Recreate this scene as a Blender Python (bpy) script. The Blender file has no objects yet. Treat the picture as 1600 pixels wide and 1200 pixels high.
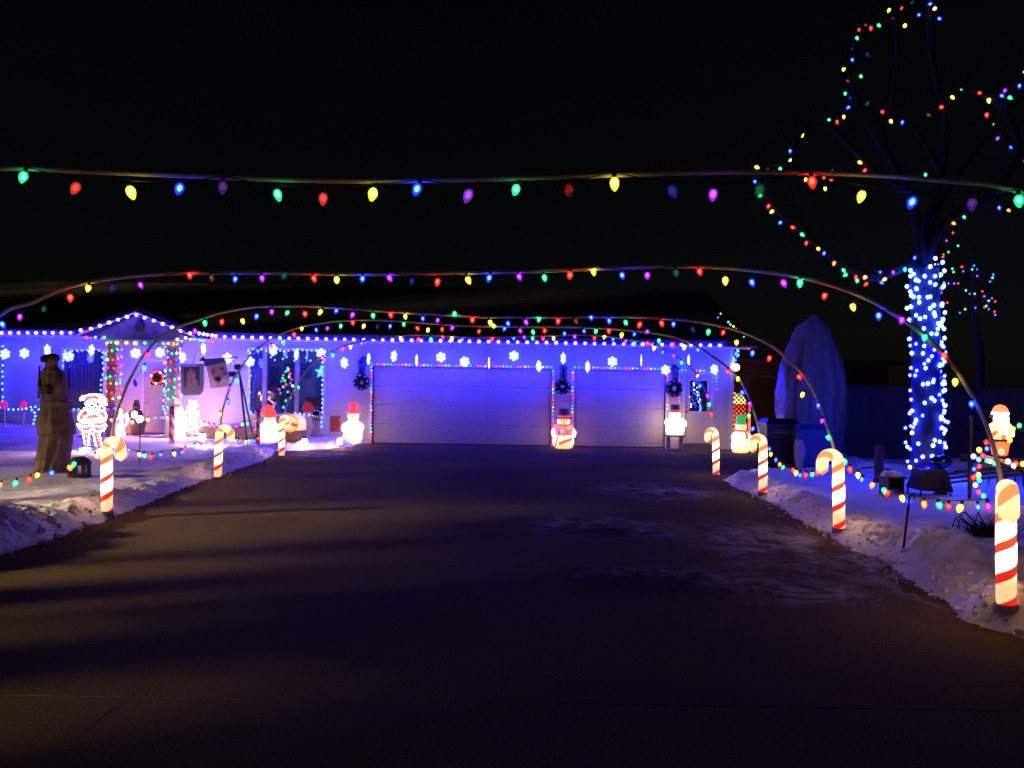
import bpy, math, random
from mathutils import Vector, Matrix, Euler, noise
R = math.radians
random.seed(7)
sc = bpy.context.scene
C = sc.collection

# ------------------------------------------------------------------ camera
PITCH, ROLL, CAMH, F = R(0.24), 0.016, 1.6, 1200.0
c_f = Vector((0, math.cos(PITCH), math.sin(PITCH)))
_r0, _u0 = Vector((1, 0, 0)), Vector((0, -math.sin(PITCH), math.cos(PITCH)))
c_r = _r0*math.cos(ROLL) + _u0*math.sin(ROLL)
c_u = -_r0*math.sin(ROLL) + _u0*math.cos(ROLL)
CAM = Vector((0, 0, CAMH))
cd = bpy.data.cameras.new('camera'); cam = bpy.data.objects.new('camera', cd); C.objects.link(cam)
cd.sensor_width = 36; cd.lens = 27.0; cd.clip_end = 2000; cd.clip_start = 0.05
cam.matrix_world = Matrix(((c_r.x, c_u.x, -c_f.x, 0), (c_r.y, c_u.y, -c_f.y, 0), (c_r.z, c_u.z, -c_f.z, CAMH), (0, 0, 0, 1)))
sc.camera = cam

# ------------------------------------------------------------------ night sky and low warm light
w = bpy.data.worlds.new('World'); sc.world = w; w.use_nodes = True
nt = w.node_tree; bg = nt.nodes['Background']
sky = nt.nodes.new('ShaderNodeTexSky'); sky.sky_type = 'NISHITA'; sky.sun_disc = False
SUN_EL, SUN_DIR = R(17), Vector((0.93, 0.37, 0)).normalized()
sky.sun_elevation = SUN_EL; sky.sun_rotation = math.atan2(-SUN_DIR.x, -SUN_DIR.y)
nt.links.new(sky.outputs[0], bg.inputs[0]); bg.inputs[1].default_value = 0.0006
sd = bpy.data.lights.new('sun', 'SUN'); sd.energy = 5.0; sd.angle = R(3.5); sd.color = (1, 0.72, 0.46)
so = bpy.data.objects.new('sun', sd); C.objects.link(so)
so.rotation_euler = Vector((SUN_DIR.x*math.cos(SUN_EL), SUN_DIR.y*math.cos(SUN_EL), -math.sin(SUN_EL))).to_track_quat('-Z', 'Y').to_euler()
vs = sc.view_settings; vs.view_transform = 'Standard'; vs.look = 'None'; vs.exposure = 0; vs.gamma = 1; vs.use_curve_mapping = False
cy = sc.cycles
cy.use_denoising = True
cy.max_bounces = 5; cy.diffuse_bounces = 3; cy.glossy_bounces = 3; cy.transparent_max_bounces = 8; cy.transmission_bounces = 4
cy.sample_clamp_indirect = 2.0; cy.caustics_reflective = False; cy.caustics_refractive = False
cy.use_light_tree = True

# ------------------------------------------------------------------ pixel -> place helpers (photo of 1600 x 1200)
def ray(px, py): return c_f + c_r*((px-800)/F) + c_u*((600-py)/F)
def P(px, py, Y):
    d = ray(px, py); return CAM + d*(Y/d.y)
def G(px, py, z=0.0):
    d = ray(px, py); return CAM + d*((z-CAMH)/d.z)
def PL(px, py, A, B):
    """ray meets the vertical plane through ground points A, B"""
    n = Vector((B[1]-A[1], -(B[0]-A[0]), 0)); d = ray(px, py)
    t = n.dot(Vector((A[0], A[1], 0))-CAM)/n.dot(d); return CAM + d*t

# ------------------------------------------------------------------ materials
MATS = {}
def mat(name, col, rough=0.6, metal=0.0, var=0.0, vscale=4.0, bump=0.0, bscale=40.0, spec=0.5, emit=None):
    if name in MATS: return MATS[name]
    m = bpy.data.materials.new(name); m.use_nodes = True; t = m.node_tree; b = t.nodes['Principled BSDF']
    b.inputs['Base Color'].default_value = (*col, 1); b.inputs['Roughness'].default_value = rough
    b.inputs['Metallic'].default_value = metal; b.inputs['Specular IOR Level'].default_value = spec
    tc = t.nodes.new('ShaderNodeTexCoord')
    if var > 0:
        n = t.nodes.new('ShaderNodeTexNoise'); n.inputs['Scale'].default_value = vscale; n.inputs['Detail'].default_value = 6
        t.links.new(tc.outputs['Object'], n.inputs['Vector'])
        mx = t.nodes.new('ShaderNodeMix'); mx.data_type = 'RGBA'
        mr = t.nodes.new('ShaderNodeMapRange'); mr.inputs[1].default_value = 0.3; mr.inputs[2].default_value = 0.7
        t.links.new(n.outputs[0], mr.inputs[0]); t.links.new(mr.outputs[0], mx.inputs[0])
        mx.inputs[6].default_value = (*[c*(1-var) for c in col], 1); mx.inputs[7].default_value = (*[min(1, c*(1+var)) for c in col], 1)
        t.links.new(mx.outputs[2], b.inputs['Base Color'])
    if bump > 0:
        n2 = t.nodes.new('ShaderNodeTexNoise'); n2.inputs['Scale'].default_value = bscale; n2.inputs['Detail'].default_value = 5
        t.links.new(tc.outputs['Object'], n2.inputs['Vector'])
        bp = t.nodes.new('ShaderNodeBump'); bp.inputs['Strength'].default_value = bump; bp.inputs['Distance'].default_value = 0.02
        t.links.new(n2.outputs[0], bp.inputs['Height']); t.links.new(bp.outputs[0], b.inputs['Normal'])
    if emit:
        mxv = max(emit); b.inputs['Emission Color'].default_value = (*[e/mxv for e in emit], 1); b.inputs['Emission Strength'].default_value = mxv
    MATS[name] = m; return m

def glow(name, hot, edge, axis_mid, axis_half, base=(0.8, 0.8, 0.8)):
    """a lit translucent shell: strongest where the lamp sits inside it (along the local Z axis), weaker towards its ends"""
    if name in MATS: return MATS[name]
    m = mat(name, base, 0.35); t = m.node_tree; b = t.nodes['Principled BSDF']
    tc = t.nodes.new('ShaderNodeTexCoord'); sp = t.nodes.new('ShaderNodeSeparateXYZ'); t.links.new(tc.outputs['Object'], sp.inputs[0])
    s = t.nodes.new('ShaderNodeMath'); s.operation = 'SUBTRACT'; t.links.new(sp.outputs[2], s.inputs[0]); s.inputs[1].default_value = axis_mid
    a = t.nodes.new('ShaderNodeMath'); a.operation = 'ABSOLUTE'; t.links.new(s.outputs[0], a.inputs[0])
    mr = t.nodes.new('ShaderNodeMapRange'); mr.interpolation_type = 'SMOOTHSTEP'
    mr.inputs[1].default_value = 0; mr.inputs[2].default_value = axis_half; t.links.new(a.outputs[0], mr.inputs[0])
    mx = t.nodes.new('ShaderNodeMix'); mx.data_type = 'RGBA'; mx.clamp_factor = True
    t.links.new(mr.outputs[0], mx.inputs[0]); mx.inputs[6].default_value = (*hot, 1); mx.inputs[7].default_value = (*edge, 1)
    t.links.new(mx.outputs[2], b.inputs['Emission Color']); b.inputs['Emission Strength'].default_value = 1.0
    return m

# lamp colours: (core, ends) as emitted radiance
LAMP = {
 'B': ((0.8, 1.9, 14.0), (0.01, 0.05, 5.5)), 'G': ((0.9, 5.0, 2.6), (0.006, 1.6, 0.32)), 'R': ((9.0, 0.7, 0.4), (3.2, 0.03, 0.015)),
 'Y': ((5.5, 4.8, 1.4), (2.1, 1.7, 0.03)), 'P': ((1.8, 0.4, 5.0), (0.45, 0.010, 2.0)), 'O': ((4.0, 1.3, 0.3), (2.4, 0.55, 0.05)),
 'W': ((3.0, 3.0, 4.5), (2.0, 2.0, 4.0)), 'C': ((0.55, 1.6, 6.0), (0.2, 0.9, 4.5)), 'N': ((4.0, 3.2, 1.7), (2.6, 1.8, 0.6)),
 'b': ((0.015, 0.03, 0.11), (0.008, 0.015, 0.06)), 'g': ((0.01, 0.06, 0.03), (0.004, 0.03, 0.012)), 'r': ((0.11, 0.01, 0.008), (0.06, 0.004, 0.003)),
 'p': ((0.07, 0.03, 0.12), (0.035, 0.012, 0.06)), 'o': ((0.12, 0.06, 0.03), (0.05, 0.025, 0.01)), 'm': ((1.2, 0.06, 0.03), (0.5, 0.015, 0.01)),
 'v': ((0.35, 0.06, 0.8), (0.12, 0.015, 0.3)),
}
TINT = {'B': (.05, .1, .7), 'G': (.03, .5, .2), 'R': (.6, .03, .02), 'Y': (.7, .55, .05), 'P': (.35, .05, .5), 'O': (.7, .25, .04), 'W': (.8, .8, .85), 'C': (.3, .6, .8), 'N': (.8, .7, .5)}
NAMES = {'B': 'blue', 'G': 'green', 'R': 'red', 'Y': 'yellow', 'P': 'purple', 'O': 'orange', 'W': 'white', 'C': 'cool', 'N': 'warm', 'm': 'mid_red', 'v': 'mid_purple'}
def lampmat(k):
    """(glowing core, tinted see-through shell) of one lamp colour"""
    nm = NAMES.get(k, 'unlit_'+k)+'_'+k
    if 'core_'+nm in MATS: return [MATS['core_'+nm], MATS['shell_'+nm]]
    hot, edge = LAMP[k]; tint = TINT.get(k.upper(), (.4, .4, .4))
    core = mat('core_'+nm, tint, .4, emit=[c*2.2 for c in hot])
    m = bpy.data.materials.new('shell_'+nm); m.use_nodes = True; t = m.node_tree; t.nodes.clear(); MATS['shell_'+nm] = m
    o = t.nodes.new('ShaderNodeOutputMaterial'); tr = t.nodes.new('ShaderNodeBsdfTransparent'); em = t.nodes.new('ShaderNodeEmission'); gl = t.nodes.new('ShaderNodeBsdfGlossy'); df = t.nodes.new('ShaderNodeBsdfTranslucent')
    a = t.nodes.new('ShaderNodeAddShader'); x = t.nodes.new('ShaderNodeMixShader'); x2 = t.nodes.new('ShaderNodeMixShader')
    tm = max(tint); tr.inputs[0].default_value = (*[min(1, .35+.65*c/tm) for c in tint], 1); mx = max(edge); em.inputs[0].default_value = (*[c/mx for c in edge], 1); em.inputs[1].default_value = mx*.55
    gl.inputs['Roughness'].default_value = .15; df.inputs[0].default_value = (*tint, 1)
    x.inputs[0].default_value = .40; t.links.new(tr.outputs[0], x.inputs[1]); t.links.new(df.outputs[0], x.inputs[2])
    x2.inputs[0].default_value = .06; t.links.new(x.outputs[0], x2.inputs[1]); t.links.new(gl.outputs[0], x2.inputs[2])
    t.links.new(x2.outputs[0], a.inputs[0]); t.links.new(em.outputs[0], a.inputs[1]); t.links.new(a.outputs[0], o.inputs[0])
    return [core, m]

cable = mat('cable', (0.012, 0.03, 0.014), 0.5)
dark_cable = mat('dark_cable', (0.015, 0.015, 0.015), 0.6)

# ------------------------------------------------------------------ mesh building
class MB:
    def __init__(s): s.v = []; s.f = []; s.m = []
    def add(s, vs, fs, mi=0):
        o = len(s.v); s.v += [tuple(x) for x in vs]; s.f += [tuple(i+o for i in q) for q in fs]; s.m += [mi]*len(fs); return s
    def box(s, x0, x1, y0, y1, z0, z1, mi=0):
        return s.add([(x0,y0,z0),(x1,y0,z0),(x1,y1,z0),(x0,y1,z0),(x0,y0,z1),(x1,y0,z1),(x1,y1,z1),(x0,y1,z1)],
                     [(3,2,1,0),(4,5,6,7),(0,1,5,4),(1,2,6,5),(2,3,7,6),(3,0,4,7)], mi)
    def bevbox(s, x0, x1, y0, y1, z0, z1, b=0.02, mi=0):
        # rounded block: two inset rings per end
        vs = []
        for (z, i) in ((z0, b), (z0+b, 0), (z1-b, 0), (z1, b)):
            X0, X1, Y0, Y1 = x0+i, x1-i, y0+i, y1-i; c = b*0.7
            vs += [(X0+c,Y0,z),(X1-c,Y0,z),(X1,Y0+c,z),(X1,Y1-c,z),(X1-c,Y1,z),(X0+c,Y1,z),(X0,Y1-c,z),(X0,Y0+c,z)]
        fs = [tuple(range(7, -1, -1)), tuple(range(24, 32))]
        for k in range(3):
            for j in range(8): fs.append((k*8+j, k*8+(j+1) % 8, k*8+8+(j+1) % 8, k*8+8+j))
        return s.add(vs, fs, mi)
    def tube(s, pts, rad, n=8, mi=0, cap=True, flat=1.0):
        pts = [Vector(p) for p in pts]; k = len(pts)
        if not isinstance(rad, (list, tuple)): rad = [rad]*k
        vs = []; up = None
        for i in range(k):
            t = (pts[min(i+1, k-1)]-pts[max(i-1, 0)])
            t = t.normalized() if t.length > 1e-9 else Vector((0, 0, 1))
            if up is None: up = Vector((0, 1, 0)) if abs(t.y) < 0.9 else Vector((1, 0, 0))
            a = t.cross(up); a = a.normalized() if a.length > 1e-6 else t.orthogonal().normalized(); bb = a.cross(t); up = bb
            for j in range(n):
                g = 2*math.pi*j/n; vs.append(pts[i]+a*(math.cos(g)*rad[i])+bb*(math.sin(g)*rad[i]*flat))
        fs = [(i*n+j, i*n+(j+1) % n, (i+1)*n+(j+1) % n, (i+1)*n+j) for i in range(k-1) for j in range(n)]
        if cap: fs += [tuple(range(n-1, -1, -1)), tuple((k-1)*n+j for j in range(n))]
        return s.add(vs, fs, mi)
    def lathe(s, prof, n=16, mi=0, c=(0, 0, 0), sx=1.0, sy=1.0):
        vs = [(c[0]+r*math.cos(2*math.pi*j/n)*sx, c[1]+r*math.sin(2*math.pi*j/n)*sy, c[2]+z) for r, z in prof for j in range(n)]
        k = len(prof)
        fs = [(i*n+j, i*n+(j+1) % n, (i+1)*n+(j+1) % n, (i+1)*n+j) for i in range(k-1) for j in range(n)]
        fs += [tuple(range(n-1, -1, -1)), tuple((k-1)*n+j for j in range(n))]
        return s.add(vs, fs, mi)
    def ball(s, c, r, n=10, k=6, mi=0, sx=1, sy=1, sz=1):
        prof = [(max(1e-4, r*math.sin(math.pi*i/k)), -r*math.cos(math.pi*i/k)*sz) for i in range(k+1)]
        return s.lathe(prof, n, mi, c, sx, sy)
    def prism(s, poly, y0, y1, mi=0):
        n = len(poly); vs = [(x, y0, z) for x, z in poly]+[(x, y1, z) for x, z in poly]
        fs = [tuple(range(n)), tuple(range(2*n-1, n-1, -1))]+[(i, n+i, n+(i+1) % n, (i+1) % n) for i in range(n)]
        return s.add(vs, fs, mi)
    def torus(s, c, Rr, r, n=20, k=6, mi=0, axis='y'):
        vs = []
        for i in range(n):
            a = 2*math.pi*i/n
            for j in range(k):
                g = 2*math.pi*j/k; q = Rr+r*math.cos(g); h = r*math.sin(g)
                x, y = q*math.cos(a), q*math.sin(a)
                vs.append((c[0]+x, c[1]+h, c[2]+y) if axis == 'y' else ((c[0]+h, c[1]+x, c[2]+y) if axis == 'x' else (c[0]+x, c[1]+y, c[2]+h)))
        fs = [(i*k+j, ((i+1) % n)*k+j, ((i+1) % n)*k+(j+1) % k, i*k+(j+1) % k) for i in range(n) for j in range(k)]
        return s.add(vs, fs, mi)
    def mesh(s, name, mats, smooth=False):
        me = bpy.data.meshes.new(name); me.from_pydata(s.v, [], s.f)
        for m in (mats if isinstance(mats, (list, tuple)) else [mats]): me.materials.append(m)
        if any(s.m): me.polygons.foreach_set('material_index', s.m)
        if smooth: me.polygons.foreach_set('use_smooth', [True]*len(s.f))
        me.update(); return me

def link(name, me, parent=None, loc=(0, 0, 0), rot=(0, 0, 0), scale=(1, 1, 1)):
    o = bpy.data.objects.new(name, me); C.objects.link(o); o.parent = parent
    o.location = loc; o.rotation_euler = rot; o.scale = scale; return o
def obj(name, mb, mats, parent=None, smooth=False, loc=(0, 0, 0), rot=(0, 0, 0)):
    return link(name, mb.mesh(name, mats, smooth), parent, loc, rot)
def tag(o, label, cat, group=None):
    o['label'] = label; o['category'] = cat
    if group: o['group'] = group
    return o
def thing(name, label, cat, loc=(0, 0, 0), rz=0.0, group=None):
    o = bpy.data.objects.new(name, None); o.empty_display_size = 0.1; C.objects.link(o)
    o.location = loc; o.rotation_euler = (0, 0, rz); return tag(o, label, cat, group)
def struct(name, mb, mats, smooth=False, kind='structure'):
    o = obj(name, mb, mats, None, smooth); o['kind'] = kind; return o
ORD = ['first','second','third','fourth','fifth','sixth','seventh','eighth','ninth','tenth','eleventh','twelfth','thirteenth','fourteenth','fifteenth','sixteenth','seventeenth','eighteenth','nineteenth','twentieth','twenty-first','twenty-second','twenty-third','twenty-fourth','twenty-fifth','twenty-sixth','twenty-seventh','twenty-eighth','twenty-ninth','thirtieth']

# ------------------------------------------------------------------ bulbs and strings
BM = {}
def bulb_mesh(kind, k):
    key = (kind, k)
    if key in BM: return BM[key]
    m = MB()
    cr, sh = lampmat(k)
    if kind == 'c9':      # strawberry shaped lamp hanging from its socket; origin at the socket's top
        m.lathe([(0.006, 0.0), (0.011, -0.004), (0.011, -0.026)], 8, 2)
        m.lathe([(0.010, -0.026), (0.0175, -0.034), (0.0215, -0.046), (0.0205, -0.058), (0.015, -0.073), (0.008, -0.084), (0.002, -0.089)], 12, 1)
        m.ball((0, 0, -0.050), 0.0125, 8, 5, 0, 1, 1, 1.45)
        me = m.mesh('bulb_'+k, [cr, sh, cable], True)
    elif kind == 'globe':
        m.lathe([(0.012, 0.030), (0.020, 0.034), (0.020, 0.064), (0.012, 0.070)], 6, 2)
        m.ball((0, 0, 0), 0.046, 10, 6, 1); m.ball((0, 0, 0), 0.030, 8, 5, 0)
        me = m.mesh('bulb_'+k, [cr, sh, cable], True)
    else:                 # mini lamp
        m.ball((0, 0, 0), 0.027, 7, 4, 1, 1, 1, 1.2); m.ball((0, 0, 0), 0.0155, 6, 4, 0, 1, 1, 1.25)
        me = m.mesh('bulb_'+k, [cr, sh], True)
    BM[key] = me; return me

def string(name, label, pts, kind='mini', cat='light string', group=None, cord=True, scale=1.0, tilt=20, cr=0.004, jit=0.0, cordmat=None):
    base = Vector(pts[0][0]); t = thing(name, label, cat, base, 0, group)
    for p, k in pts:
        q = Vector(p)-base
        if jit: q += Vector((random.uniform(-jit, jit), random.uniform(-jit, jit), random.uniform(-jit, jit)))
        s = scale*random.uniform(0.9, 1.1)
        link('bulb', bulb_mesh(kind, k), t, q, (R(random.uniform(-tilt, tilt)), R(random.uniform(-tilt, tilt)), random.uniform(0, 6)), (s, s, s))
    if cord and len(pts) > 1:
        mb = MB(); path = []
        off = Vector((0, 0.01, 0.03 if kind == 'globe' else 0.004))
        for i in range(len(pts)-1):
            a, b = Vector(pts[i][0])-base+off, Vector(pts[i+1][0])-base+off
            path.append(a); path.append((a+b)/2+Vector((0, 0, -0.03*(a-b).length)))
        path.append(Vector(pts[-1][0])-base+off)
        mb.tube(path, cr, 4); obj('cord', mb, cordmat or cable, t)
    return t

def spline(pts, sub=6):
    pts = [Vector(p) for p in pts]; out = []
    for i in range(len(pts)-1):
        p0, p1, p2, p3 = pts[max(i-1, 0)], pts[i], pts[i+1], pts[min(i+2, len(pts)-1)]
        for j in range(sub):
            t = j/sub
            out.append(0.5*((2*p1)+(p2-p0)*t+(2*p0-5*p1+4*p2-p3)*t*t+(3*p1-p0-3*p2+p3)*t*t*t))
    out.append(pts[-1]); return out
def lerp_path(pts, step):
    """points every 'step' along a polyline"""
    out = [Vector(pts[0])]; carry = 0.0
    for i in range(len(pts)-1):
        a, b = Vector(pts[i]), Vector(pts[i+1]); L = (b-a).length; d = step-carry
        while d <= L+1e-9 and L > 0: out.append(a+(b-a)*(d/L)); d += step
        carry = (carry+L) % step
    return out
def interp(tab, x):
    if x <= tab[0][0]: return tab[0][1]
    for (a, b), (c, d) in zip(tab, tab[1:]):
        if x <= c: return b+(d-b)*(x-a)/(c-a)
    return tab[-1][1]
def nz(x, y, z=0.0): return noise.noise(Vector((x, y, z)))

# ================================================================== SETTING
ground_m = mat('frozen_ground', (0.045, 0.04, 0.035), 0.9, var=0.4, vscale=2, bump=0.3, bscale=20)
g = MB(); g.add([(-400, -100, -0.09), (400, -100, -0.09), (400, 700, -0.09), (-400, 700, -0.09)], [(0, 1, 2, 3)])
struct('ground', g, ground_m)

# driveway: concrete slabs with joints, damp patches and dried salt
def driveway_mat():
    m = mat('driveway_concrete', (0.085, 0.072, 0.062), 0.7); t = m.node_tree; b = t.nodes['Principled BSDF']; L = t.links
    geo = t.nodes.new('ShaderNodeNewGeometry')
    def N(scale, det=5, rough=0.6, dist=0.0):
        n = t.nodes.new('ShaderNodeTexNoise'); n.inputs['Scale'].default_value = scale; n.inputs['Detail'].default_value = det
        n.inputs['Roughness'].default_value = rough; n.inputs['Distortion'].default_value = dist; L.new(geo.outputs['Position'], n.inputs['Vector']); return n
    def MR(src, a, b_, c=0, d=1):
        r = t.nodes.new('ShaderNodeMapRange'); r.inputs[1].default_value = a; r.inputs[2].default_value = b_; r.inputs[3].default_value = c; r.inputs[4].default_value = d
        L.new(src, r.inputs[0]); return r.outputs[0]
    def MIX(f, a, b_):
        x = t.nodes.new('ShaderNodeMix'); x.data_type = 'RGBA'
        L.new(f, x.inputs[0])
        for i, v in ((6, a), (7, b_)):
            if isinstance(v, tuple): x.inputs[i].default_value = (*v, 1)
            else: L.new(v, x.inputs[i])
        return x.outputs[2]
    def MUL(a, b_):
        x = t.nodes.new('ShaderNodeMath'); x.operation = 'MULTIPLY'; L.new(a, x.inputs[0]); L.new(b_, x.inputs[1]); return x.outputs[0]
    def spot(cx, cy_, rx, ry):
        mp = t.nodes.new('ShaderNodeMapping'); mp.vector_type = 'TEXTURE'; mp.inputs['Location'].default_value = (cx, cy_, 0); mp.inputs['Scale'].default_value = (rx, ry, 1)
        wob = t.nodes.new('ShaderNodeVectorMath'); wob.operation = 'MULTIPLY_ADD'
        wn = N(1.6, 4); L.new(wn.outputs['Color'], wob.inputs[0]); wob.inputs[1].default_value = (0.9, 0.9, 0); L.new(geo.outputs['Position'], wob.inputs[2])
        sh = t.nodes.new('ShaderNodeVectorMath'); sh.operation = 'SUBTRACT'; L.new(wob.outputs[0], sh.inputs[0]); sh.inputs[1].default_value = (0.45, 0.45, 0)
        L.new(sh.outputs[0], mp.inputs['Vector'])
        sp = t.nodes.new('ShaderNodeVectorMath'); sp.operation = 'MULTIPLY'; L.new(mp.outputs[0], sp.inputs[0]); sp.inputs[1].default_value = (1, 1, 0)
        ln = t.nodes.new('ShaderNodeVectorMath'); ln.operation = 'LENGTH'; L.new(sp.outputs[0], ln.inputs[0]); return ln.outputs['Value']
    col = MIX(MR(N(0.6, 6).outputs[0], .35, .65), (0.150, 0.104, 0.030), (0.235, 0.168, 0.054))
    col = MIX(MR(N(60, 4, .8).outputs[0], .42, .62), col, (0.085, 0.060, 0.022))
    # oil / wet patches
    wet = None
    for cx, cy_, rx, ry in ((1.15, 6.3, 0.75, 0.38), (1.05, 8.6, 0.5, 0.45)):
        d = MR(spot(cx, cy_, rx, ry), 0.45, 1.25, .85, 0)
        if wet is None: wet = d
        else:
            x = t.nodes.new('ShaderNodeMath'); x.operation = 'MAXIMUM'; L.new(wet, x.inputs[0]); L.new(d, x.inputs[1]); wet = x.outputs[0]
    # dried salt and thin ice left in streaks
    salt = None
    for cx, cy_, rx, ry in ((2.7, 8.0, 0.85, 1.6), (2.45, 6.1, 0.6, 0.45), (1.1, 8.9, 0.9, 0.8), (2.3, 12.2, 1.0, 1.2), (1.5, 6.5, 1.2, 0.45), (-4.3, 17.6, 0.9, 0.6), (3.3, 6.9, 0.4, 1.5)):
        d = MR(spot(cx, cy_, rx, ry), 0.4, 1.15, 1, 0)
        if salt is None: salt = d
        else:
            x = t.nodes.new('ShaderNodeMath'); x.operation = 'MAXIMUM'; L.new(salt, x.inputs[0]); L.new(d, x.inputs[1]); salt = x.outputs[0]
    salt = MUL(salt, MR(N(2.6, 7, .65, 1.2).outputs[0], .44, .62))
    col = MIX(salt, col, (0.50, 0.47, 0.45))
    col = MIX(wet, col, (0.030, 0.021, 0.006))
    L.new(col, b.inputs['Base Color'])
    ro = t.nodes.new('ShaderNodeMath'); ro.operation = 'MULTIPLY_ADD'; L.new(wet, ro.inputs[0]); ro.inputs[1].default_value = 0.1
    L.new(MR(N(1.2, 5).outputs[0], .3, .7, .75, .9), ro.inputs[2]); L.new(ro.outputs[0], b.inputs['Roughness'])
    bp = t.nodes.new('ShaderNodeBump'); bp.inputs['Strength'].default_value = 0.9; bp.inputs['Distance'].default_value = 0.010
    L.new(N(48, 6, .75).outputs[0], bp.inputs['Height']); L.new(bp.outputs[0], b.inputs['Normal'])
    return m
drive_m = driveway_mat(); drive_m.node_tree.nodes['Principled BSDF'].inputs['Specular IOR Level'].default_value = 0.02
joint_m = mat('joint_grit', (0.24, 0.21, 0.18), 0.9, var=0.5, vscale=6)
g = MB(); g.add([(-9, -8, -0.003), (9, -8, -0.003), (9, 21.3, -0.003), (-9, 21.3, -0.003)], [(0, 1, 2, 3)])
drive = struct('driveway', g, joint_m)
ys = [-8, -2.1, 0.9, 3.9, 6.85, 9.9, 12.9, 15.9, 18.9, 21.28]
for a, b in zip(ys, ys[1:]):
    for x0, x1 in ((-8.9, 8.9),):
        m = MB(); e = 0.007
        m.add([(x0+e, a+e, -0.05), (x1-e, a+e, -0.05), (x1-e, b-e, -0.05), (x0+e, b-e, -0.05), (x0+e, a+e, 0), (x1-e, a+e, 0), (x1-e, b-e, 0), (x0+e, b-e, 0)],
              [(4, 5, 6, 7), (0, 1, 5, 4), (1, 2, 6, 5), (2, 3, 7, 6), (3, 0, 4, 7)])
        obj('slab', m, drive_m, drive)

crack_m = mat('crack_dirt', (0.012, 0.010, 0.009), 0.95)
for pl in ([(215, 1080), (200, 1092), (176, 1108), (150, 1128), (128, 1147)], [(1010, 830), (1022, 848), (1019, 866), (1030, 880)], [(420, 905), (470, 930), (540, 941), (600, 962)]):
    m = MB(); gp = [G(x, y, 0.0015) for x, y in pl]; vs = []
    for i, p in enumerate(gp):
        q = gp[min(i+1, len(gp)-1)]-gp[max(i-1, 0)]; nrm = Vector((-q.y, q.x, 0)).normalized()*(.006 if 0 < i < len(gp)-1 else .001); vs += [p-nrm, p+nrm]
    m.add(vs, [(2*i, 2*i+1, 2*i+3, 2*i+2) for i in range(len(gp)-1)]); obj('crack', m, crack_m, drive)

# snow on both sides
snow_m = mat('snow', (0.92, 0.91, 0.92), 0.75, var=0.04, vscale=3, bump=.7, bscale=16)
sb = snow_m.node_tree.nodes['Principled BSDF']; sb.inputs['Subsurface Weight'].default_value = 0.0
LE = [(3.0, -4.6), (7.0, -4.62), (8.5, -4.6), (10.5, -4.8), (12, -4.95), (14, -5.05), (16.0, -5.1), (17.4, -5.4), (18.0, -5.55), (18.5, -5.1), (19.0, -4.55), (19.7, -4.15), (20.9, -4.05)]
RE = [(3.0, 3.5), (4.9, 3.5), (5.15, 3.35), (5.45, 3.22), (6.0, 3.42), (6.6, 3.42), (7.2, 3.55), (8.1, 3.5), (9.5, 3.62), (11.4, 3.72), (12.8, 3.75), (13.8, 3.85), (14.3, 4.3), (14.6, 5.2), (14.9, 6.4), (15.4, 6.9), (17.2, 7.0)]
def hL(x, y):
    s = max(0.0, interp(LE, y)-x)
    h = 0.10*(1-math.exp(-s/0.10))+0.05*(1-math.exp(-s/1.5))
    bank = math.exp(-((y-7.0)/1.1)**2)*math.exp(-((x+5.45)/0.6)**2)*0.26
    h += bank + 0.035*nz(x*0.7, y*0.7)*min(1, s*2) + 0.02*nz(x*2.3, y*2.3, 3)*min(1, s*4) + (0.06*abs(nz(x*5, y*5, 5)))*min(1, s*5)*math.exp(-((y-7)/1.3)**2)
    lump = (abs(nz(x*1.9, y*1.9, 11))*.8+abs(nz(x*4.3, y*4.3, 12))*.45+abs(nz(x*10, y*10, 13))*.20+abs(nz(x*23, y*23, 14))*.07)*min(1, s*3.5)
    h += lump*(.05+.20*math.exp(-((y-7.0)/1.4)**2)*math.exp(-((s-.6)/.7)**2)+.10*math.exp(-((s-.35)/.3)**2))
    h += 0.22*max(0, min(1, (y-17.5)/2.5))*max(0, min(1, (-11.2-x)/1.0))
    h += 0.10*math.exp(-((x+5.2)/0.8)**2)*math.exp(-((y-20.0)/0.7)**2)
    return max(h, -0.02)
def hR(x, y):
    s = max(0.0, x-interp(RE, y))
    h = 0.09*(1-math.exp(-s/0.10))+0.05*(1-math.exp(-s/1.2))
    h += 0.13*math.exp(-((y-6.9)/0.9)**2)*math.exp(-((x-4.15)/0.45)**2)*min(1, s*3)
    lump = (abs(nz(x*1.9, y*1.9, 21))*.8+abs(nz(x*4.3, y*4.3, 22))*.45+abs(nz(x*10, y*10, 23))*.20+abs(nz(x*23, y*23, 24))*.07)*min(1, s*3.5)
    h += lump*(.05+.22*math.exp(-((y-6.6)/1.6)**2)*math.exp(-((s-.6)/.55)**2)+.14*math.exp(-((s-.35)/.3)**2))
    h += 0.04*nz(x*0.8, y*0.8, 9)*min(1, s*2)+0.022*nz(x*2.5, y*2.5, 4)*min(1, s*4)+0.012*nz(x*7, y*7, 2)*min(1, s*5)
    return max(h, -0.02)
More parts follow.
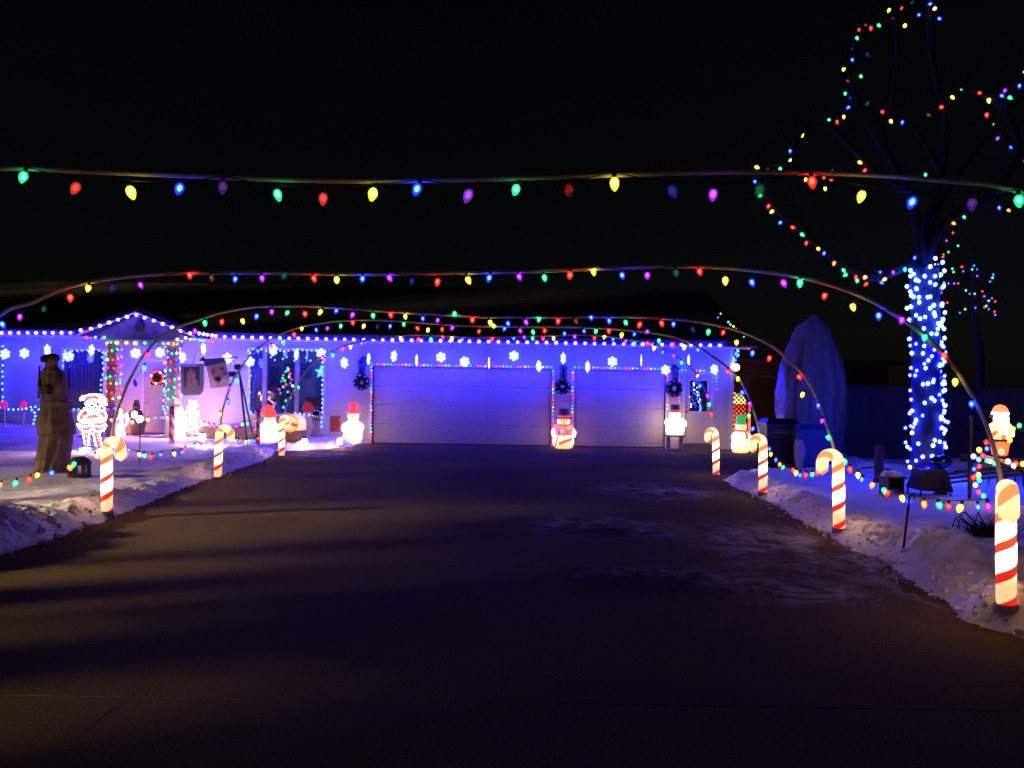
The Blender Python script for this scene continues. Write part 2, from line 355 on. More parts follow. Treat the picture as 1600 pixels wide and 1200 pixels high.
def snowfield(name, edge, hf, sign, far, y0, y1, ny, ns):
    m = MB(); vs = []; fs = []
    for i in range(ny+1):
        y = y0+(y1-y0)*i/ny
        xe = interp(edge, y)+0.05*nz(y*2.2, 0.3, 1 if sign > 0 else 2)+0.045*nz(y*7, 0.7)+0.03*nz(y*19, 1.7)
        for j in range(ns+1):
            s = far*(j/ns)**2.2; x = xe+sign*s
            yy = y
            vs.append((x, yy, -0.03 if j == 0 else max(0.004, hf(x, yy))))
    w_ = ns+1
    for i in range(ny):
        for j in range(ns):
            q = (i*w_+j, i*w_+j+1, (i+1)*w_+j+1, (i+1)*w_+j); fs.append(q if sign > 0 else q[::-1])
    m.add(vs, fs); return struct(name, m, snow_m, True)
snowfield('snow_left', LE, hL, -1, 22, 3.0, 20.95, 700, 170)
snowfield('snow_right', RE, hR, 1, 14, 3.0, 17.2, 620, 150)
def march(px, py, hf):   # snow surface point under a pixel
    d = ray(px, py); t = 3.0
    while t < 30:
        p = CAM+d*t
        if p.z <= max(0.004, hf(p.x, p.y)): break
        t += 0.01
    return Vector((p.x, p.y, max(0.004, hf(p.x, p.y))))
def yardL(px, py): return march(px, py, hL)
def yardR(px, py): return march(px, py, hR)

# ================================================================== HOUSE
W = 21.0
def X(px): return (px-800)*W/F
siding_m = mat('vinyl_siding', (0.60, 0.575, 0.54), 0.55, var=0.05, vscale=1.5, bump=0.08, bscale=60)
trim_m = mat('white_trim', (0.72, 0.71, 0.69), 0.5, var=0.04)
fascia_m = mat('dark_fascia', (0.10, 0.085, 0.08), 0.6, var=0.15)
door_m = mat('almond_door', (0.60, 0.55, 0.48), 0.5, var=0.05, vscale=2, bump=0.06, bscale=90)
shingle_m = mat('asphalt_shingles', (0.022, 0.022, 0.026), 0.9, var=0.35, vscale=6, bump=0.6, bscale=30)
black_m = mat('black_metal', (0.02, 0.02, 0.022), 0.45)
glass_m = bpy.data.materials.new('window_glass'); glass_m.use_nodes = True
_t = glass_m.node_tree; _t.nodes.clear()
_o = _t.nodes.new('ShaderNodeOutputMaterial'); _x = _t.nodes.new('ShaderNodeMixShader'); _tr = _t.nodes.new('ShaderNodeBsdfTransparent'); _gl = _t.nodes.new('ShaderNodeBsdfGlossy')
_gl.inputs['Roughness'].default_value = 0.03; _x.inputs[0].default_value = 0.12; _tr.inputs[0].default_value = (0.85, 0.87, 0.9, 1)
_t.links.new(_tr.outputs[0], _x.inputs[1]); _t.links.new(_gl.outputs[0], _x.inputs[2]); _t.links.new(_x.outputs[0], _o.inputs[0])

house = thing('ranch_house', 'long low pale-sided house with two garage doors and lights along its eave', 'house', (0, W, 0))
def siding(x0, x1, z0, z1, name='wall', y=0.0):
    m = MB(); n = max(1, round((z1-z0)/0.115)); h = (z1-z0)/n; vs = []; fs = []
    for i in range(n):
        a = z0+i*h; o = len(vs)
        for x in (x0, x1): vs += [(x, y-0.024, a), (x, y-0.002, a+h), (x, y, a)]
        fs += [(o, o+3, o+4, o+1), (o+2, o+5, o+3, o)]
    vs += [(x0, y+0.12, z0), (x1, y+0.12, z0), (x1, y+0.12, z1), (x0, y+0.12, z1)]; k = len(vs)
    fs.append((k-1, k-2, k-3, k-4)); m.add(vs, fs)
    m.box(x0, x1, y+0.002, y+0.118, z0, z1)
    return obj(name, m, siding_m, house)
ZT = 2.74
WIN = dict(l=(X(100), X(162), 0.80, 2.42), f=(X(392), X(505), 0.77, 2.52))
GD = ((X(582), X(862), 2.12), (X(898), X(1040), 2.12)); ED = (X(1067), X(1115), 2.09)
PD = (X(222), X(262), 2.2)
siding(-22, WIN['l'][0], 0, ZT); siding(WIN['l'][0], WIN['l'][1], 0, WIN['l'][2]); siding(WIN['l'][0], WIN['l'][1], WIN['l'][3], ZT)
siding(WIN['l'][1], PD[0], 0, ZT); siding(PD[0], PD[1], PD[2], ZT); siding(PD[1], WIN['f'][0], 0, ZT)
siding(WIN['f'][0], WIN['f'][1], 0, WIN['f'][2]); siding(WIN['f'][0], WIN['f'][1], WIN['f'][3], ZT)
siding(WIN['f'][1], GD[0][0], 0, ZT); siding(GD[0][0], GD[0][1], 2.12, ZT); siding(GD[0][1], GD[1][0], 0, ZT)
siding(GD[1][0], GD[1][1], 2.12, ZT); siding(GD[1][1], ED[0], 0, ZT); siding(ED[0], ED[1], ED[2], ZT)
XR = X(1145); siding(ED[1], XR, 0, ZT)
m = MB(); m.box(XR-0.10, XR+0.02, -0.03, 0.10, 0, ZT-0.01); obj('corner_board', m, trim_m, house)
# right side wall and gable
m = MB()
for i in range(24):
    a = i*0.115; m.add([(XR+0.014, 0.12, a), (XR+0.014, 10, a), (XR+0.002, 10, a+0.115), (XR+0.002, 0.12, a+0.115)], [(0, 1, 2, 3)])
m.add([(XR, -0.1, 2.74), (XR, 10.3, 2.74), (XR, 5.1, 4.75)], [(0, 1, 2)])
obj('side_wall', m, siding_m, house)
# roof
EY, RZ0, RY, RZ1 = -0.60, 2.93, 5.0, 4.95
m = MB(); nrow = 26
vs = []; fs = []
for i in range(nrow+1):
    f_ = i/nrow; y = EY+(RY-EY)*f_; z = RZ0+(RZ1-RZ0)*f_
    for x in (-22, XR+0.45):
        vs += [(x, y, z+0.022), (x, y, z)]
for i in range(nrow):
    o = i*4; fs += [(o, o+2, o+7, o+5)]
    fs += [(o+1, o+3, o+2, o)]
m.add(vs, fs)
m.add([(-22, RY, RZ1), (XR+0.45, RY, RZ1), (XR+0.45, 10.7, RZ0), (-22, 10.7, RZ0)], [(0, 1, 2, 3)])
m.add([(XR+0.45, EY, RZ0-0.14), (XR+0.45, RY, RZ1-0.14), (XR+0.45, RY, RZ1), (XR+0.45, EY, RZ0)], [(0, 1, 2, 3)])
obj('roof', m, shingle_m, house)
m = MB(); m.box(-22, XR+0.44, EY-0.012, EY+0.015, 2.76, 2.925); obj('fascia', m, fascia_m, house)
m = MB(); m.box(-22, XR+0.43, EY+0.016, 0.10, 2.742, 2.76); obj('soffit', m, trim_m, house)
m = MB()  # white gutter lip
m.tube([(-22, EY-0.03, 2.765), (XR+0.44, EY-0.03, 2.765)], 0.022, 6); obj('gutter', m, trim_m, house)

# garage doors: four sections of pressed panels
def garage_door(x0, x1, ztop, ncol):
    gd = bpy.data.objects.new('garage_door', None); C.objects.link(gd); gd.parent = house; gd.location = ((x0+x1)/2, 0.10, 0)
    wd = x1-x0; hs = (ztop-0.02)/4
    sec = MB(); sec.box(-wd/2+0.006, wd/2-0.006, 0, 0.04, 0.004, hs-0.004); sme = sec.mesh('section', door_m)
    pw = wd/ncol; a, b = pw*0.5-0.06, hs-0.09
    pm = MB(); # pressed panel: sloping border then raised field
    def ring(i, y): return [(-a+i, y, 0.09+i), (a-i, y, 0.09+i), (a-i, y, b-i), (-a+i, y, b-i)]
    pm.add(ring(0, -0.001)+ring(0.018, -0.005)+ring(0.045, -0.005)+ring(0.065, -0.002), [(0,1,5,4),(1,2,6,5),(2,3,7,6),(3,0,4,7),(4,5,9,8),(5,6,10,9),(6,7,11,10),(7,4,8,11),(8,9,13,12),(9,10,14,13),(10,11,15,14),(11,8,12,15),(12,13,14,15)])
    pme = pm.mesh('panel', door_m)
    for r in range(4):
        link('section', sme, gd, (0, 0, 0.02+r*hs))
        for c in range(ncol): link('panel', pme, gd, (-wd/2+pw*(c+0.5), 0, 0.02+r*hs))
    s = MB(); s.box(-wd/2, wd/2, 0.0, 0.05, 0.0, 0.02); obj('bottom_seal', s, black_m, gd)
    t = MB(); t.box(-wd/2-0.09, -wd/2+0.0, -0.125, 0.05, 0, ztop+0.09); t.box(wd/2, wd/2+0.09, -0.125, 0.05, 0, ztop+0.09)
    t.box(-wd/2-0.002+0.002, wd/2, -0.123, 0.05, ztop, ztop+0.088); obj('door_frame', t, trim_m, gd)
garage_door(*GD[0], 8); garage_door(*GD[1], 4)

# entry door at the right with a dark window
def entry_door(x0, x1, zt, glass, z0=0.14):
    d = bpy.data.objects.new('entry_door', None); C.objects.link(d); d.parent = house; d.location = ((x0+x1)/2, 0.06, 0)
    a = (x1-x0)/2-0.06
    gx0, gx1, gz0, gz1 = glass
    m = MB(); m.box(-a, a, 0, 0.045, z0, gz0); m.box(-a, a, 0, 0.045, gz1, zt-0.06); m.box(-a, gx0, 0, 0.045, gz0, gz1); m.box(gx1, a, 0, 0.045, gz0, gz1)
    obj('leaf', m, door_m, d)
    f = MB(); f.box(-a-0.06, -a, -0.09, 0.05, 0, zt); f.box(a, a+0.06, -0.09, 0.05, 0, zt); f.box(-a, a, -0.088, 0.05, zt-0.06, zt-0.001); obj('door_frame', f, trim_m, d)
    f = MB(); e = 0.03
    f.box(gx0-e, gx0, -0.018, 0.0, gz0-e, gz1+e); f.box(gx1, gx1+e, -0.018, 0.0, gz0-e, gz1+e); f.box(gx0, gx1, -0.018, 0.0, gz0-e, gz0); f.box(gx0, gx1, -0.018, 0.0, gz1, gz1+e)
    obj('window_trim', f, trim_m, d)
    p = MB(); p.box(gx0, gx1, 0.015, 0.022, gz0, gz1); obj('pane', p, glass_m, d)
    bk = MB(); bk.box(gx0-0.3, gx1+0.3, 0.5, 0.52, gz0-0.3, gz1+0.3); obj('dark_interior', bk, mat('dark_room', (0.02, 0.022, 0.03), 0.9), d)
    pn = MB(); k = 4; wdt = (2*a-0.16)/k
    for i in range(k):
        xx = -a+0.08+wdt*i; pn.box(xx+0.02, xx+wdt-0.02, -0.008, 0.0, z0+0.12, gz0-0.12)
    obj('panel', pn, door_m, d)
    h = MB(); h.ball((-a+0.07, -0.05, 1.0), 0.03); h.tube([(-a+0.07, 0, 1.0), (-a+0.07, -0.05, 1.0)], 0.012, 6); h.tube([(-a+0.07, 0, 1.13), (-a+0.07, -0.02, 1.13)], 0.025, 8); obj('handle', h, mat('brass', (0.5, 0.38, 0.15), 0.35, 1.0), d, True)
    s = MB(); s.box(-a-0.06, a+0.06, -0.22, 0.0, 0.0, 0.12); obj('threshold', s, mat('threshold_step', (0.16, 0.12, 0.10), 0.7), d)
entry_door(ED[0], ED[1], ED[2], (-0.22, 0.27, 1.02, 1.86))
entry_door(PD[0], PD[1], PD[2], (-0.15, 0.15, 1.5, 1.8), 0.2)

# windows with a room behind
def window(x0, x1, z0, z1, mull, room=True):
    d = bpy.data.objects.new('window', None); C.objects.link(d); d.parent = house; d.location = ((x0+x1)/2, 0, 0)
    a = (x1-x0)/2; f = MB(); e = 0.07
    f.box(-a-e, -a, -0.045, 0.09, z0-e, z1+e); f.box(a, a+e, -0.045, 0.09, z0-e, z1+e); f.box(-a, a, -0.043, 0.09, z0-e, z0); f.box(-a, a, -0.043, 0.09, z1, z1+e)
    obj('frame', f, trim_m, d)
    xs = [-a]+[q*a for q in mull]+[a]
    for i, (p, q) in enumerate(zip(xs, xs[1:])):
        if i: mm = MB(); mm.box(p-0.055, p+0.055, -0.02, 0.07, z0, z1); obj('mullion', mm, mat('grey_mullion', (0.30, 0.28, 0.27), 0.5), d)
        g_ = MB(); g_.box(p+(0.056 if i else 0.001), q-(0.056 if i < len(xs)-2 else 0.001), 0.03, 0.036, z0+0.001, z1-0.001); obj('pane', g_, glass_m, d)
    s = MB(); s.box(-a-0.12, a+0.12, -0.10, -0.046, z0-0.075, z0-0.03); obj('sill', s, trim_m, d)
    r = MB(); D = 1.6  # open-fronted room
    X0, X1, Z0, Z1 = -a-0.15, a+0.15, z0-0.3, z1+0.1
    r.add([(X0, 0.13, Z0), (X1, 0.13, Z0), (X1, D, Z0), (X0, D, Z0), (X0, 0.13, Z1), (X1, 0.13, Z1), (X1, D, Z1), (X0, D, Z1)], [(0, 1, 2, 3), (7, 6, 5, 4), (3, 2, 6, 7), (0, 3, 7, 4), (2, 1, 5, 6)])
    obj('room', r, mat('room_wall', (0.55, 0.54, 0.56), 0.85, var=0.2, vscale=3), d)
    return d
wl = window(*WIN['l'], []); wf = window(*WIN['f'], [-0.62, 0.28])
# curtain in the left window
m = MB(); vs = []; n = 40; a = (WIN['l'][1]-WIN['l'][0])/2
for i in range(n+1):
    x = -a+2*a*i/n; y = 0.16+0.02*math.sin(i*1.7)
    vs += [(x, y, WIN['l'][2]), (x, y, WIN['l'][3])]
m.add(vs, [(2*i, 2*i+2, 2*i+3, 2*i+1) for i in range(n)]); obj('curtain', m, mat('dark_curtain', (0.22, 0.18, 0.26), 0.9), wl)
# window dressing in the front window: pictures, cabinet
m = MB(); m.box(-0.55, 0.25, 1.5, 1.59, 1.75, 2.2); m.box(0.4, 0.85, 1.5, 1.59, 1.3, 1.9); m.box(-0.95, -0.65, 1.5, 1.59, 1.5, 2.1)
obj('picture', m, mat('picture_print', (0.18, 0.20, 0.32), 0.5, var=0.9, vscale=14), wf)
m = MB(); m.bevbox(-1.05, -0.62, 0.7, 1.2, 0.5, 1.25); m.bevbox(0.32, 1.0, 0.6, 1.2, 0.5, 1.22); obj('cabinet', m, mat('brown_cabinet', (0.16, 0.10, 0.07), 0.5, var=0.4, vscale=8), wf)
m = MB(); vs = []
for i in range(33):
    x = -1.1+0.42*i/32; y = 0.14+0.025*math.sin(i*1.3); vs += [(x, y, 0.77), (x, y, 2.52)]
m.add(vs, [(2*i, 2*i+2, 2*i+3, 2*i+1) for i in range(32)]); obj('curtain', m, mat('pale_curtain', (0.42, 0.38, 0.42), 0.9), wf)

# porch: gable, beam, columns, deck
GY = 19.5-W
gxl, gxr, gxm = (125-800)*19.5/F, (299-800)*19.5/F, (211-800)*19.5/F
gzb, gzp = 2.80, 3.36
m = MB()
for (xa, xb) in ((gxl-0.12, gxm), (gxr+0.12, gxm)):
    za = gzb-0.06
    for z_, dz in ((0.10, 0),):
        m.add([(xa, GY, za), (xb, GY, gzp), (xb, 3.2, gzp), (xa, 3.2, za), (xa, GY, za+0.12), (xb, GY, gzp+0.13), (xb, 3.2, gzp+0.13), (xa, 3.2, za+0.12)],
              [(3,2,1,0),(4,5,6,7),(0,1,5,4),(1,2,6,5),(2,3,7,6),(3,0,4,7)])
obj('porch_roof', m, shingle_m, house)
m = MB(); m.prism([(gxl+0.06, gzb-0.13), (gxr-0.06, gzb-0.13), (gxm, gzp-0.012)], GY+0.22, GY+0.27); obj('porch_gable', m, mat('weathered_gable', (0.24, 0.22, 0.23), 0.7, var=0.3, vscale=5), house)
m = MB()
for xa, xb in ((gxl-0.10, gxm), (gxr+0.10, gxm)):
    m.tube([(xa, GY-0.012, gzb-0.06), (xb, GY-0.012, gzp-0.0)], 0.028, 4)
obj('rake_trim', m, trim_m, house)
COLX = ((177-800)*19.7/F, (270-800)*19.7/F); CY = 19.7-W
m = MB(); m.box(COLX[0]-0.2, COLX[1]+0.2, CY-0.09, CY+0.09, 2.50, 2.67); obj('porch_beam', m, mat('porch_beam_wood', (0.38, 0.34, 0.33), 0.6, var=0.15), house)
for cx in COLX:
    m = MB(); m.bevbox(cx-0.11, cx+0.11, CY-0.11, CY+0.11, 0.18, 2.50, 0.012); obj('porch_column', m, mat('column_paint', (0.35, 0.31, 0.30), 0.6, var=0.2), house)
m = MB()
for i in range(11):
    y = CY-0.25+i*0.145; m.box(gxl-0.1, gxr+0.1, y, y+0.138, 0.10, 0.18)
m.box(gxl-0.08, gxr+0.08, CY-0.22, -0.02, 0.0, 0.098)
obj('porch_deck', m, mat('deck_boards', (0.22, 0.15, 0.12), 0.7, var=0.3, vscale=7), house)
m = MB()  # small dark ornament on the gable
m.lathe([(0.02, 0), (0.10, 0.05), (0.12, 0.16), (0.07, 0.28), (0.02, 0.34)], 10, 0, (gxm+0.02, GY+0.16, 2.86)); obj('gable_vent', m, black_m, house, True)

# ================================================================== FENCE, LATTICE at the right
fence = thing('board_fence', 'dark grey solid fence running behind the snow on the right', 'fence', (P(1316, 700, 17.4).x, 17.4, 0))
fx0 = fence.location.x; fm = mat('fence_panel', (0.085, 0.07, 0.066), 0.85, var=0.3, vscale=2.5, bump=0.2, bscale=25)
for i in range(5):
    for j in range(12):
        m = MB(); x = i*2.4+0.06+j*0.19; m.box(x+0.002, x+0.188, 0.0, 0.025+0.004*((i*5+j*7) % 3), 0.02, 1.70+0.004*((j*3) % 4)); obj('board', m, fm, fence)
    m = MB(); m.box(i*2.4-0.05, i*2.4+0.055, 0.03, 0.13, 0, 1.74); obj('post', m, fm, fence)
m = MB(); m.box(-0.05, 12.1, -0.02, 0.06, 1.722, 1.76); obj('cap_rail', m, fm, fence)

lat = thing('lattice_screen', 'dark reddish wooden lattice screen with arched opening beside the house corner', 'lattice', (XR+0.05, W+1.2, 0))
LW = 2.15; LH = 2.42
lm = mat('lattice_wood', (0.16, 0.075, 0.06), 0.7, var=0.3, vscale=8)
AX0, AX1, AZ = 0.72, 1.75, 2.05   # arch opening
def in_open(x, z):
    if not (AX0 < x < AX1): return False
    c = (AX0+AX1)/2; r = (AX1-AX0)/2
    return z < AZ-r*0.75 or ((x-c)/r)**2+((z-(AZ-r*0.75))/(r*0.75))**2 < 1
m = MB(); sp = 0.13
for sgn, yy in ((1, 0.0), (-1, 0.012)):
    k = -LH
    while k < LW+LH:
        seg = []
        for i in range(0, 97):
            z = LH*i/96; x = k+z if sgn > 0 else k+LH-z-LH+LH-0.0-(0) - 0.0
            x = k+z if sgn > 0 else k-z+LH
            ok = 0 <= x <= LW and not in_open(x, z)
            if ok: seg.append((x, z))
            if (not ok or i == 96) and len(seg) > 1:
                (xa, za), (xb, zb) = seg[0], seg[-1]; q = 0.024
                m.add([(xa-q, yy, za), (xa+q, yy, za), (xb+q, yy, zb), (xb-q, yy, zb), (xa-q, yy+0.011, za), (xa+q, yy+0.011, za), (xb+q, yy+0.011, zb), (xb-q, yy+0.011, zb)],
                      [(0,1,2,3),(7,6,5,4),(0,3,7,4),(1,5,6,2)]); seg = []
            elif not ok: seg = []
        k += sp
o = obj('lattice_slats', m, lm, lat); o['kind'] = 'stuff'
m = MB(); m.box(-0.02, 0.07, -0.03, 0.06, 0, LH); m.box(LW, LW+0.09, -0.03, 0.06, 0, LH); m.box(-0.02, LW+0.09, -0.04, 0.07, LH, LH+0.1)
obj('frame', m, lm, lat)
m = MB(); c = (AX0+AX1)/2; r = (AX1-AX0)/2
arc = [(AX0, 0.0, 0.0)]+[(c-r*math.cos(math.pi*i/14), 0.0, AZ-r*0.75+r*0.75*math.sin(math.pi*i/14)) for i in range(15)]+[(AX1, 0.0, 0.0)]
m.tube(arc, 0.035, 6); obj('arch_trim', m, lm, lat)
# dark shed wall added behind the lattice so the arch stays black
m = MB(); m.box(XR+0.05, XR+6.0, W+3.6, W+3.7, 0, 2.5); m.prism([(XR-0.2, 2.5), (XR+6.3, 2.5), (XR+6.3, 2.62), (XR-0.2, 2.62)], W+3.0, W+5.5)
tag(obj('backdrop', m, mat('dark_backdrop', (0.03, 0.026, 0.026), 0.9, var=0.3)), 'dark low shed wall added behind the lattice arch to keep it black', 'backdrop')
# ================================================================== CANDY CANES AND ARCHES
def cane_mesh():
    path = []; n = 18
    for i in range(n+1): path.append(Vector((0, 0, 0.72*i/n)))
    for i in range(1, 13):
        a = math.pi*i/12; path.append(Vector((-0.095+0.095*math.cos(a), 0, 0.72+0.095*math.sin(a))))
    for i in range(1, 4): path.append(Vector((-0.19, 0, 0.72-0.085*i/3)))
    L = [0.0]
    for a, b in zip(path, path[1:]): L.append(L[-1]+(b-a).length)
    k = 14; vs = []; uv = []; N = len(path)
    for i, p in enumerate(path):
        t = (path[min(i+1, N-1)]-path[max(i-1, 0)]).normalized(); a = Vector((0, 1, 0)); b = a.cross(t)
        r = 0.063*(1.0 if 0 < i < N-1 else 0.93)
        for j in range(k):
            g = 2*math.pi*j/k; vs.append(p+b*(math.cos(g)*r)+a*(math.sin(g)*r))
    fs = []; uvs = []
    for i in range(N-1):
        for j in range(k):
            fs.append((i*k+j, (i+1)*k+j, (i+1)*k+(j+1) % k, i*k+(j+1) % k))
            uvs += [(j/k, L[i]), (j/k, L[i+1]), ((j+1)/k, L[i+1]), ((j+1)/k, L[i])]
    o = len(vs); t = (path[-1]-path[-2]).normalized(); vs.append(path[-1]+t*0.045)
    for j in range(k):
        fs.append(((N-1)*k+j, o, (N-1)*k+(j+1) % k)); uvs += [(j/k, L[-1]), (j/k, L[-1]+0.03), ((j+1)/k, L[-1])]
    me = bpy.data.meshes.new('shell'); me.from_pydata(vs, [], fs); ul = me.uv_layers.new(name='UVMap')
    ul.data.foreach_set('uv', [c for q in uvs for c in q]); me.polygons.foreach_set('use_smooth', [True]*len(fs)); me.update()
    m = mat('lit_candy_cane', (0.8, 0.8, 0.78), 0.35); T = m.node_tree; b = T.nodes['Principled BSDF']; Lk = T.links
    uvn = T.nodes.new('ShaderNodeUVMap'); sp = T.nodes.new('ShaderNodeSeparateXYZ'); Lk.new(uvn.outputs[0], sp.inputs[0])
    def MA(op, a, b_=None, c_=None):
        x = T.nodes.new('ShaderNodeMath'); x.operation = op
        for i, v in enumerate((a, b_, c_)):
            if v is None: continue
            if isinstance(v, (int, float)): x.inputs[i].default_value = v
            else: Lk.new(v, x.inputs[i])
        return x.outputs[0]
    ph = MA('FRACT', MA('MULTIPLY_ADD', sp.outputs[1], 4.7, MA('MULTIPLY', sp.outputs[0], -1.0)))
    st = T.nodes.new('ShaderNodeMapRange'); Lk.new(MA('ABSOLUTE', MA('SUBTRACT', ph, 0.5)), st.inputs[0]); st.inputs[1].default_value = 0.15; st.inputs[2].default_value = 0.17; st.inputs[3].default_value = 1; st.inputs[4].default_value = 0
    d = MA('DIVIDE', MA('SUBTRACT', sp.outputs[1], 0.40), 0.11); gs = MA('EXPONENT', MA('MULTIPLY', MA('MULTIPLY', d, d), -1.0))
    d2 = MA('DIVIDE', MA('SUBTRACT', sp.outputs[1], 0.86), 0.26); gs2 = MA('MULTIPLY', MA('EXPONENT', MA('MULTIPLY', MA('MULTIPLY', d2, d2), -1.0)), 0.22)
    gsum = MA('ADD', gs, MA('MULTIPLY', gs2, 0.2)); d3 = MA('DIVIDE', MA('SUBTRACT', sp.outputs[1], 0.88), 0.36); gr = MA('EXPONENT', MA('MULTIPLY', MA('MULTIPLY', d3, d3), -1.0))
    cw = T.nodes.new('ShaderNodeMix'); cw.data_type = 'RGBA'; Lk.new(gsum, cw.inputs[0]); cw.inputs[6].default_value = (0.98, 0.64, 0.29, 1); cw.inputs[7].default_value = (26.0, 14.0, 6.5, 1)
    cr_ = T.nodes.new('ShaderNodeMix'); cr_.data_type = 'RGBA'; Lk.new(gr, cr_.inputs[0]); cr_.inputs[6].default_value = (0.80, 0.012, 0.010, 1); cr_.inputs[7].default_value = (1.3, 0.42, 0.14, 1)
    cm = T.nodes.new('ShaderNodeMix'); cm.data_type = 'RGBA'; Lk.new(st.outputs[0], cm.inputs[0]); Lk.new(cw.outputs[2], cm.inputs[6]); Lk.new(cr_.outputs[2], cm.inputs[7])
    Lk.new(cm.outputs[2], b.inputs['Emission Color']); b.inputs['Emission Strength'].default_value = 1.0
    bc = T.nodes.new('ShaderNodeMix'); bc.data_type = 'RGBA'; Lk.new(st.outputs[0], bc.inputs[0]); bc.inputs[6].default_value = (.8, .78, .72, 1); bc.inputs[7].default_value = (.6, .03, .02, 1); Lk.new(bc.outputs[2], b.inputs['Base Color'])
    me.materials.append(m); return me
CANE = cane_mesh()
bm = MB(); bm.lathe([(0.074, -0.06), (0.074, 0.0), (0.070, 0.006)], 14); bm.tube([(0, 0, 0.02), (0, 0, -0.12)], 0.012, 6)
CBASE = bm.mesh('base', mat('cane_base', (0.45, 0.43, 0.40), 0.5), True)
bm = MB(); bm.ball((0.03, -0.071, 0.40), 0.006, 6, 4); CSCREW = bm.mesh('screw', dark_cable)
CANES = {}
def cane(key, px, py, zf, rz, label):
    p = yardL(px, py) if zf == 'L' else yardR(px, py)
    t = thing('candy_cane', label, 'candy cane', p+Vector((0, 0, 0.03)), rz, 'lit candy canes along the driveway')
    t.rotation_euler = (R(random.uniform(-2.5, 2.5)), R(random.uniform(-2.5, 2.5)), rz)
    link('shell', CANE, t); link('base', CBASE, t); link('screw', CSCREW, t); CANES[key] = p; return p
cane('R1', 1572, 952, 'R', R(62), 'largest lit candy cane, nearest the camera at the right edge')
cane('R2', 1311, 830, 'R', R(8), 'second nearest lit candy cane in the right snow, hooked left')
cane('R3', 1192, 772, 'R', R(20), 'third lit candy cane from the right, in front of the dark bin')
cane('R4', 1119, 744, 'R', R(25), 'small lit candy cane in front of the entry door')
cane('L1', 167, 803, 'L', R(180-12), 'nearest lit candy cane on the left snow, beside the wire santa')
cane('L2', 340, 748, 'L', R(180), 'middle lit candy cane of the left row, below the tripod')
cane('L3', 440, 714, 'L', R(180+68), 'farthest lit candy cane on the left, beside the mailbox-shaped box')

pipe_m = mat('grey_pipe', (0.80, 0.77, 0.76), 0.5, var=0.25, vscale=6)
A_L, A_R = (-5.2, 3.35), (4.2, 3.05)
B_L, B_R = (-5.1, 6.2), (CANES['R1'].x+0.05, CANES['R1'].y+0.13)
C_L, C_R = (CANES['L1'].x, CANES['L1'].y+0.12), (CANES['R2'].x, CANES['R2'].y+0.12)
D_L, D_R = (CANES['L2'].x, CANES['L2'].y+0.12), (CANES['R3'].x, CANES['R3'].y+0.12)
E_L, E_R = (CANES['L3'].x, CANES['L3'].y+0.12), (CANES['R4'].x, CANES['R4'].y+0.12)
ARCH = {
 'A': ((A_L, A_R), [(0,263.5),(130,268),(340,277),(450,281),(540,283),(650,282.5),(760,280),(850,277.5),(950,274),(1060,270.5),(1170,269),(1330,272),(1460,281),(1600,301)]),
 'B': ((B_L, B_R), [(0,493),(50,473),(104,449.5),(175,435),(250,428),(320,426),(400,426),(480,427),(560,428),(700,426.5),(850,423),(950,419),(1060,416),(1130,418),(1200,425),(1260,435),(1310,449),(1360,469),(1410,499),(1445,526),(1470,549),(1495,579),(1515,612),(1536,652),(1551,693),(1562,740),(1570,790),(1576,880),(1577,955)]),
 'C': ((C_L, C_R), [(167,800),(171,730),(174,686),(179,658),(185,638),(196,608),(206,587),(225,554),(244,533),(262,520),(281,510),(304,502),(340,490),(385,481),(425,478.5),(480,478.5),(530,481),(630,488),(730,494.5),(850,496),(960,495),(1030,497),(1070,500.5),(1110,506),(1160,519),(1205,540),(1230,561),(1258,590),(1277,624),(1292,667),(1303,702),(1312,760),(1315,828)]),
 'D': ((D_L, D_R), [(339,745),(342,690),(345,660),(348,641),(356,613),(367,589),(375,577),(390,556),(409,540),(427,528),(446,519),(474,510),(502,505),(532,501.5),(580,500),(640,503),(730,509.5),(830,511),(900,511.5),(970,515),(1041,524),(1081,537),(1099,547),(1127,566),(1142,579),(1156,594),(1169,620),(1180,650),(1187,680),(1192,720),(1195,770)]),
 'E': ((E_L, E_R), [(439,712),(441,670),(446,640),(455,617),(466,598),(482,576),(502,558),(527,545),(555,536),(585,529),(630,524.5),(670,524),(740,527),(800,526.5),(875,524),(931,524.5),(987,531),(1016,537),(1034,545),(1062,561),(1084,579),(1097,600),(1107,624),(1114,650),(1118,690),(1121,742)]),
}
